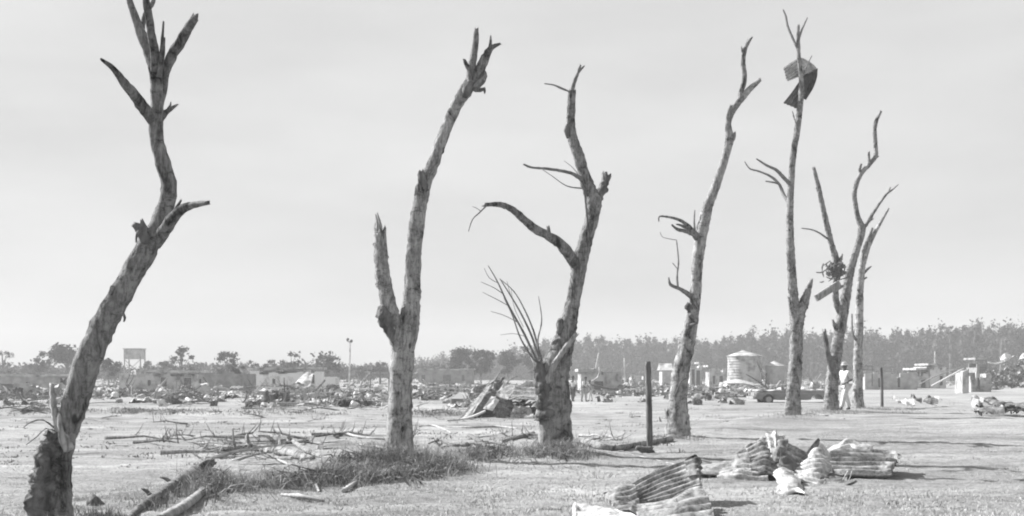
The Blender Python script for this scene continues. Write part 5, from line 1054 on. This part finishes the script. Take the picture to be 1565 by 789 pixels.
# fine rubble nobody could count: low heaps of bits
g_ = np.random.default_rng(44); cs_, rs2, nq = [], [], []
HEAPS = [((0, 110), (602, 612), 60), ((150, 330), (598, 608), 60), ((235, 300), (606, 618), 30), ((380, 590), (600, 622), 150), ((640, 830), (590, 612), 110), ((860, 1010), (586, 604), 110), ((1010, 1270), (580, 604), 260), ((1010, 1270), (577, 584), 160), ((1010, 1145), (602, 618), 22), ((920, 1000), (602, 616), 9), ((1320, 1490), (578, 588), 140), ((1450, 1600), (576, 582), 60), ((0, 1150), (578, 594), 300)]
for (xa, xb), (ya, yb_), n_ in HEAPS:
    for k in range(n_):
        p = at(g_.uniform(xa, xb), g_.uniform(ya, yb_)); r = g_.uniform(.5, 2.0)*(1 if p.y > 90 else .45); cs_.append((p.x, p.y, p.z)); rs2.append((r, r, r*g_.uniform(.12, .4))); nq.append(45 if p.y > 90 else 14)
co, fa = clump_arrays(cs_, rs2, nq, .20, 10); o = obj_arrays('rubble', co, fa, M['rubble']); tag(o, 'fine rubble and litter between the ruins across the field', 'rubble', kind='stuff')
# tall rubble mound at the right edge under the wood
root = empty('rubble_mound', gpt(1545, 150), 'big mound of wreckage topped with white pieces at the right edge below the wood', 'rubble mound')
cs_, rs2, nq = [], [], []
for k in range(50):
    px = g_.uniform(1512, 1600); Y = g_.uniform(146, 156); x = (px-CX)/FPX*Y; top = np.interp(px, [1512, 1530, 1545, 1600], [569, 556, 550, 552]); z = g_.uniform(-.3, CAMZ+(HY-top)/FPX*Y)
    cs_.append((x, Y, z)); rs2.append((1.1, 1, .5)); nq.append(60)
co, fa = clump_arrays(cs_, rs2, nq, .22, 12); obj_arrays('wreckage', co, fa, M['rubble'], root, root.location)
patch('white_panel', [[(1527, 546, 147), (1535, 541, 147), (1545, 540, 148)], [(1530, 552, 146), (1538, 549, 146), (1549, 546, 147)]], n=10, m=8, crumple=.3, cs=1, mat='white_paint', parent=root, thick=.03, seed=51)
patch('white_panel', [[(1560, 543, 147), (1572, 541, 147), (1582, 543, 148)], [(1558, 552, 146), (1570, 550, 146), (1582, 552, 147)]], n=10, m=8, crumple=.3, cs=1, mat='white_paint', parent=root, thick=.03, seed=52)
mb = MB(); pxtube(mb, [(1510, 554, 1), (1522, 556, 1), (1536, 552, 1)], 146, sides=5, step=1); mb.build('beam', M['white_paint'], root)
# named dark lumps in the field
def lump(px, py, w_, h_, label, mat='bark_dark', cat='debris', seed=0, name='root_clump'):
    p = at(px, py); s = p.y/FPX; rs = random.Random(seed+int(px)); random.seed(seed+int(px)); root = None; mb = MB()
    for k in range(14):
        a = Vector((p.x+rs.uniform(-.5, .5)*w_*s, p.y+rs.uniform(-.3, .5), p.z-.05)); b = a+Vector((rs.uniform(-.3, .3)*w_*s, rs.uniform(-.2, .2), h_*s*rs.uniform(.35, .9))); c = b+Vector((rs.uniform(-.25, .25)*w_*s, rs.uniform(-.2, .2), rs.uniform(-.3, .1)*h_*s))
        mb.tube([a, b, c], [.12*w_*s, .15*h_*s+.04*w_*s, .05*h_*s], 7, .35)
    return tag(mb.build(name, M[mat], None, loc=p), label, cat)
lump(1066, 619, 12, 13, 'small dark hunched root clump alone in the field right of the curved tree', 'bark_dark', 'root clump')
lump(376, 626, 15, 12, 'dark round clump in the field left of the upright pole')
lump(327, 621, 5, 11, 'small dark stub standing in the field before the roofless house')
lump(540, 622, 34, 14, 'wide dark heap of wreckage under the lamp pole', 'dark')
lump(510, 599, 16, 14, 'dark box-shaped wreck left of the lamp pole', 'post', 'wreck')
lump(650, 611, 12, 9, 'dark rounded lump just right of the forked tree', 'dark')
lump(423, 620, 26, 26, 'dark spiky root mass at the foot of the upright pole', 'post', 'root clump')
lump(277, 616, 26, 14, 'tangled dark debris pile below the tall sparse tree', 'post')
lump(28, 604, 14, 14, 'dark lump in front of the broken wall at the left edge', 'dark')
lump(248, 613, 20, 18, 'pale torn root mass left of the tangled dark pile', 'pale_wood', 'root clump')
lump(645, 583, 9, 12, 'dark upright stub before the long dark shed, left', 'dark'); lump(668, 583, 14, 12, 'dark upright stubs before the long dark shed, right', 'dark')
lump(1112, 590, 30, 9, 'low dark slab pile under the large round-sided building', 'post')
lump(1155, 577, 44, 15, 'pale collapsed pile at the foot of the large round-sided building', 'plaster')
lump(958, 588, 14, 9, 'dark pile at the right end of the house by the people', 'dark')
lump(882, 573, 16, 9, 'dark scrap mass on the ruins just right of the wide-based tree', 'dark')
lump(1062, 582, 34, 12, 'pale rubble pile in front of the small porch', 'plaster', 'rubble', name='rubble_pile')
lump(1098, 583, 30, 10, 'grey rubble pile in front of the low whitish hut', 'mid_wall', 'rubble', name='rubble_pile')
lump(1200, 588, 40, 12, 'rubble pile behind the car and tall straight tree', 'plaster', 'rubble', name='rubble_pile')
lump(1360, 584, 44, 12, 'rubble pile before the grey ruined wall by the thin post', 'plaster', 'rubble', name='rubble_pile')
lump(1425, 584, 40, 12, 'rubble pile before the pair of wrecked houses under the wood', 'mid_wall', 'rubble', name='rubble_pile')
lump(1500, 582, 46, 12, 'rubble pile at the foot of the wall stub near the right edge', 'plaster', 'rubble', name='rubble_pile')
lump(912, 590, 40, 12, 'pale rubble pile between the people and the house behind them', 'plaster', 'rubble', name='rubble_pile')
patch('roof_sheet', [[(1106, 583, 118), (1130, 580, 118), (1150, 585, 118)], [(1104, 587, 115), (1130, 586, 115), (1152, 589, 115)]], n=16, m=8, crumple=.1, cs=1, mat='iron_pale', label='pale roof sheet lying below the large round-sided building', cat='sheet', thick=.03, seed=61)
patch('white_tarp', [[(462, 572, 138), (472, 570, 138), (478, 572, 138)], [(440, 596, 134), (458, 592, 134), (474, 596, 134)]], n=14, m=14, crumple=.2, cs=1, mat='plaster', label='white triangular fallen panel against the white house', cat='panel', thick=.03, seed=62)

# ------------------------------------------------------------------ grass and weeds
def blades(name, pts, hmin, hmax, wd, mat, seed, lean=.5, label='', cat='grass', loc=None):
    g_ = np.random.default_rng(seed); n_ = len(pts); z = ground_np(pts[:, 0], pts[:, 1]); base = np.stack([pts[:, 0], pts[:, 1], z-.01], 1)
    an = g_.uniform(0, 2*np.pi, n_); h = (hmin+(hmax-hmin)*g_.random(n_)**2)*(pts[:, 2] if pts.shape[1] > 2 else 1); l = g_.uniform(0, lean, n_)*h; d = np.stack([np.cos(an), np.sin(an), 0*an], 1)
    a2 = g_.uniform(0, np.pi, n_); s_ = np.stack([np.cos(a2), np.sin(a2), 0*a2], 1)*(wd*g_.uniform(.6, 1.3, n_))[:, None]
    up = np.array([0, 0, 1.])[None]
    m1 = base+d*(l*.35)[:, None]+up*(h*.6)[:, None]; tp = base+d*(l*1.3)[:, None]+up*(h*np.where(l > h*.6, .75, 1.0))[:, None]
    co = np.stack([base-s_, base+s_, m1+s_*.8, m1-s_*.8, tp+s_*.2, tp-s_*.2], 1).reshape(-1, 3); b = np.arange(n_)[:, None]*6
    fa = np.concatenate([b+np.array([[0, 1, 2, 3]]), b+np.array([[3, 2, 4, 5]])]); o = obj_arrays(name, co, fa, M[mat]); return tag(o, label, cat, kind='stuff')
g_ = np.random.default_rng(71)
n_ = 190000; py = HY+40+(230-0)*g_.random(n_)**.9; px = g_.uniform(-60, 1630, n_); Y = FPX*1.45/(py-HY); X = (px-CX)/FPX*Y
keep = (vnoise(X*.5, Y*.35, 9)+.7*vnoise(X*2.6, Y*2.6, 10)) > g_.uniform(.55, 1.25, n_); P2 = np.stack([X, Y], 1)[keep]
blades('grass', P2, .008, .045, .0045, 'straw', 72, .9, 'short dry grass over the near ground')
# wider sward all round so that it carries on outside the frame
n_ = 30000; Q = np.stack([g_.uniform(-9, 12, n_), g_.uniform(7, 20, n_)], 1); 
# dark weeds on the bank
pts = []
def weedpatch(px0, py0, px1, py1, sp, n_, hs=1.0):
    a, b = at(px0, py0), at(px1, py1)
    t = g_.random(n_); x = a.x+(b.x-a.x)*t+g_.normal(0, sp, n_); y = a.y+(b.y-a.y)*t+g_.normal(0, sp*1.3, n_)
    for q in range(n_): pts.append((x[q], y[q], hs*(.5+.7*vnoise(np.array([x[q]*2.5]), np.array([y[q]*2.5]), 12)[0])))
for x0_, y0_, x1_, y1_, sp_, n_, hs_ in [(520, 735, 600, 730, .22, 2600, 1.0), (585, 712, 640, 712, .22, 1500, 1.1), (640, 722, 690, 714, .22, 1500, .8), (545, 712, 600, 704, .2, 700, .8), (425, 742, 500, 738, .14, 1300, .6),
  (300, 760, 335, 735, .16, 1100, .9), (340, 750, 400, 743, .13, 600, .55), (215, 782, 270, 757, .08, 350, .5), (140, 800, 165, 794, .1, 500, .6), (720, 702, 760, 694, .16, 900, .8), (770, 688, 800, 690, .2, 300, .45), (826, 692, 876, 698, .2, 2200, .9), (45, 812, 100, 815, .15, 500, .5),
  (1020, 668, 1050, 672, .25, 500, .5), (1240, 632, 1295, 630, .5, 700, .8), (1195, 637, 1225, 637, .4, 300, .6), (1335, 626, 1365, 627, .5, 400, .7), (1090, 640, 1130, 640, .4, 300, .5)]: weedpatch(x0_, y0_, x1_, y1_, sp_, n_, hs_)
wp = np.array(pts); sel = g_.random(len(wp)) < .28
blades('dead_straw', wp[sel]+np.array([0, -.03, 0]), .04, .36, .004, 'straw', 75, 1.9, 'pale dead straw mixed through the weeds of the bank', 'straw')
wp2 = np.concatenate([wp[~sel], wp[~sel]+np.stack([g_.normal(0, .08, (~sel).sum()), g_.normal(0, .08, (~sel).sum()), 0*g_.random((~sel).sum())], 1)])
blades('weeds', wp2, .03, .40, .0036, 'weed', 73, 1.6, 'dark dry weeds and roots along the bank of the tree row', 'weeds')
pts = []
for k in range(90):
    px_, py_ = g_.uniform(380, 1560), g_.uniform(645, 785); p = at(px_, py_); r_0 = g_.uniform(.04, .16)
    for q in range(26): pts.append((p.x+g_.normal(0, r_0*1.6), p.y+g_.normal(0, r_0), g_.uniform(.3, 1)))
blades('verge_tufts', np.array(pts), .02, .10, .005, 'weed', 76, 1.6, 'small dark tufts dotted over the near grass', 'grass')
# dark weeds along the scarp lines in the field and in tufts
pts = []
for k in range(150):
    x = g_.uniform(-22, 1); y = 57+1.6*np.sin(x*.23)+.8*np.sin(x*.61+1)-.5
    if vnoise(np.array([x*.5]), np.array([y*.2]), 5)[0] < .35: continue
    for q in range(28): pts.append((x+g_.normal(0, .4), y+g_.normal(0, .35), g_.uniform(.5, 1)))
for k in range(260):
    px_, py_ = g_.uniform(0, 1500), g_.uniform(600, 700); p = at(px_, py_)
    if px_ > 1050 and py_ > 640: continue
    for q in range(12): pts.append((p.x+g_.normal(0, .15), p.y+g_.normal(0, .12), g_.uniform(.3, .8)))
blades('field_weeds', np.array(pts), .06, .22, .012, 'weed', 74, 1.0, 'scattered dark weed tufts across the ploughed field', 'weeds')
# clods and scraps of turned soil over the field
g_ = np.random.default_rng(81); cs_, rs2, nq = [], [], []
for k in range(420):
    p = at(g_.uniform(-40, 1300), HY+22+120*g_.random()**1.6); d_ = float(rowdist_np(np.array([p.x]), np.array([p.y]))[0])
    if d_ < 1: continue
    r = g_.uniform(.08, .45)*(1 if p.y < 60 else 1.6); cs_.append((p.x, p.y, p.z)); rs2.append((r*1.8, r, r*.22)); nq.append(40)
co, fa = clump_arrays(cs_, rs2, nq, .022, 13); o = obj_arrays('soil_clods', co, fa, M['weed']); tag(o, 'dark clods and scraps of turned soil all over the field', 'soil', kind='stuff')
# tangle of pale roots and twigs in the bank
mb = MB(); random.seed(77)
for k in range(330):
    u = random.random()**.8; px_ = 330+u*560; py_ = (752-u*60)+random.gauss(0, 11)
    if 690 < px_ < 790 and random.random() < .6: continue
    p = at(px_, py_); an = random.uniform(0, 6.28); l = random.uniform(.12, .4); r = random.uniform(.003, .008); d = Vector((math.cos(an), math.sin(an)*.6, random.uniform(-.1, .7)))*l
    mb.tube([p-d*.4+Vector((0, 0, .03)), p+Vector((random.uniform(-.05, .05), 0, .08+random.uniform(0, .08))), p+d*.7], [r, r*1.2, r*.5], 5, .1)
tag(mb.build('twig_litter', M['pale_wood']), 'pale twigs and bared roots tangled in the weeds of the bank', 'twigs', kind='stuff')

mb = MB(); random.seed(78)
for k in range(800):
    cx_, cy_, sx_, sy_ = random.choice([(600, 726, 45, 10), (560, 724, 40, 9), (640, 722, 30, 9), (470, 738, 50, 5), (850, 690, 24, 9), (745, 696, 25, 5), (325, 745, 14, 14), (540, 715, 30, 8), (615, 712, 26, 8)])
    p = at(random.gauss(cx_, sx_*.6), random.gauss(cy_, sy_*.7)); an = random.uniform(0, 6.28); l = random.uniform(.1, .38); r = random.uniform(.004, .012); d = Vector((math.cos(an), math.sin(an)*.6, random.uniform(-.1, .9)))*l
    mb.tube([p-d*.4, p+Vector((random.uniform(-.06, .06), 0, .06+random.uniform(0, .10))), p+d*.7], [r, r*1.2, r*.4], 5, .15)
tag(mb.build('root_litter', M['bark_dark']), 'dark roots and sticks heaped round the feet of the forked and wide-based trees', 'roots', kind='stuff')

# ------------------------------------------------------------------ haze
mb = MB(); mb.box(-910, 910, -910, 910, -1.6, 34)
hz = bpy.data.materials.new('haze'); hz.use_nodes = True; n = hz.node_tree; n.nodes.clear()
ov = n.nodes.new('ShaderNodeOutputMaterial'); pv = n.nodes.new('ShaderNodeVolumePrincipled'); pv.inputs['Color'].default_value = (.66, .66, .66, 1); pv.inputs['Density'].default_value = .00095; pv.inputs['Anisotropy'].default_value = 0
n.links.new(pv.outputs[0], ov.inputs['Volume']); tag(mb.build('haze', hz), 'thin pale haze hanging over the whole field', 'haze', kind='stuff')
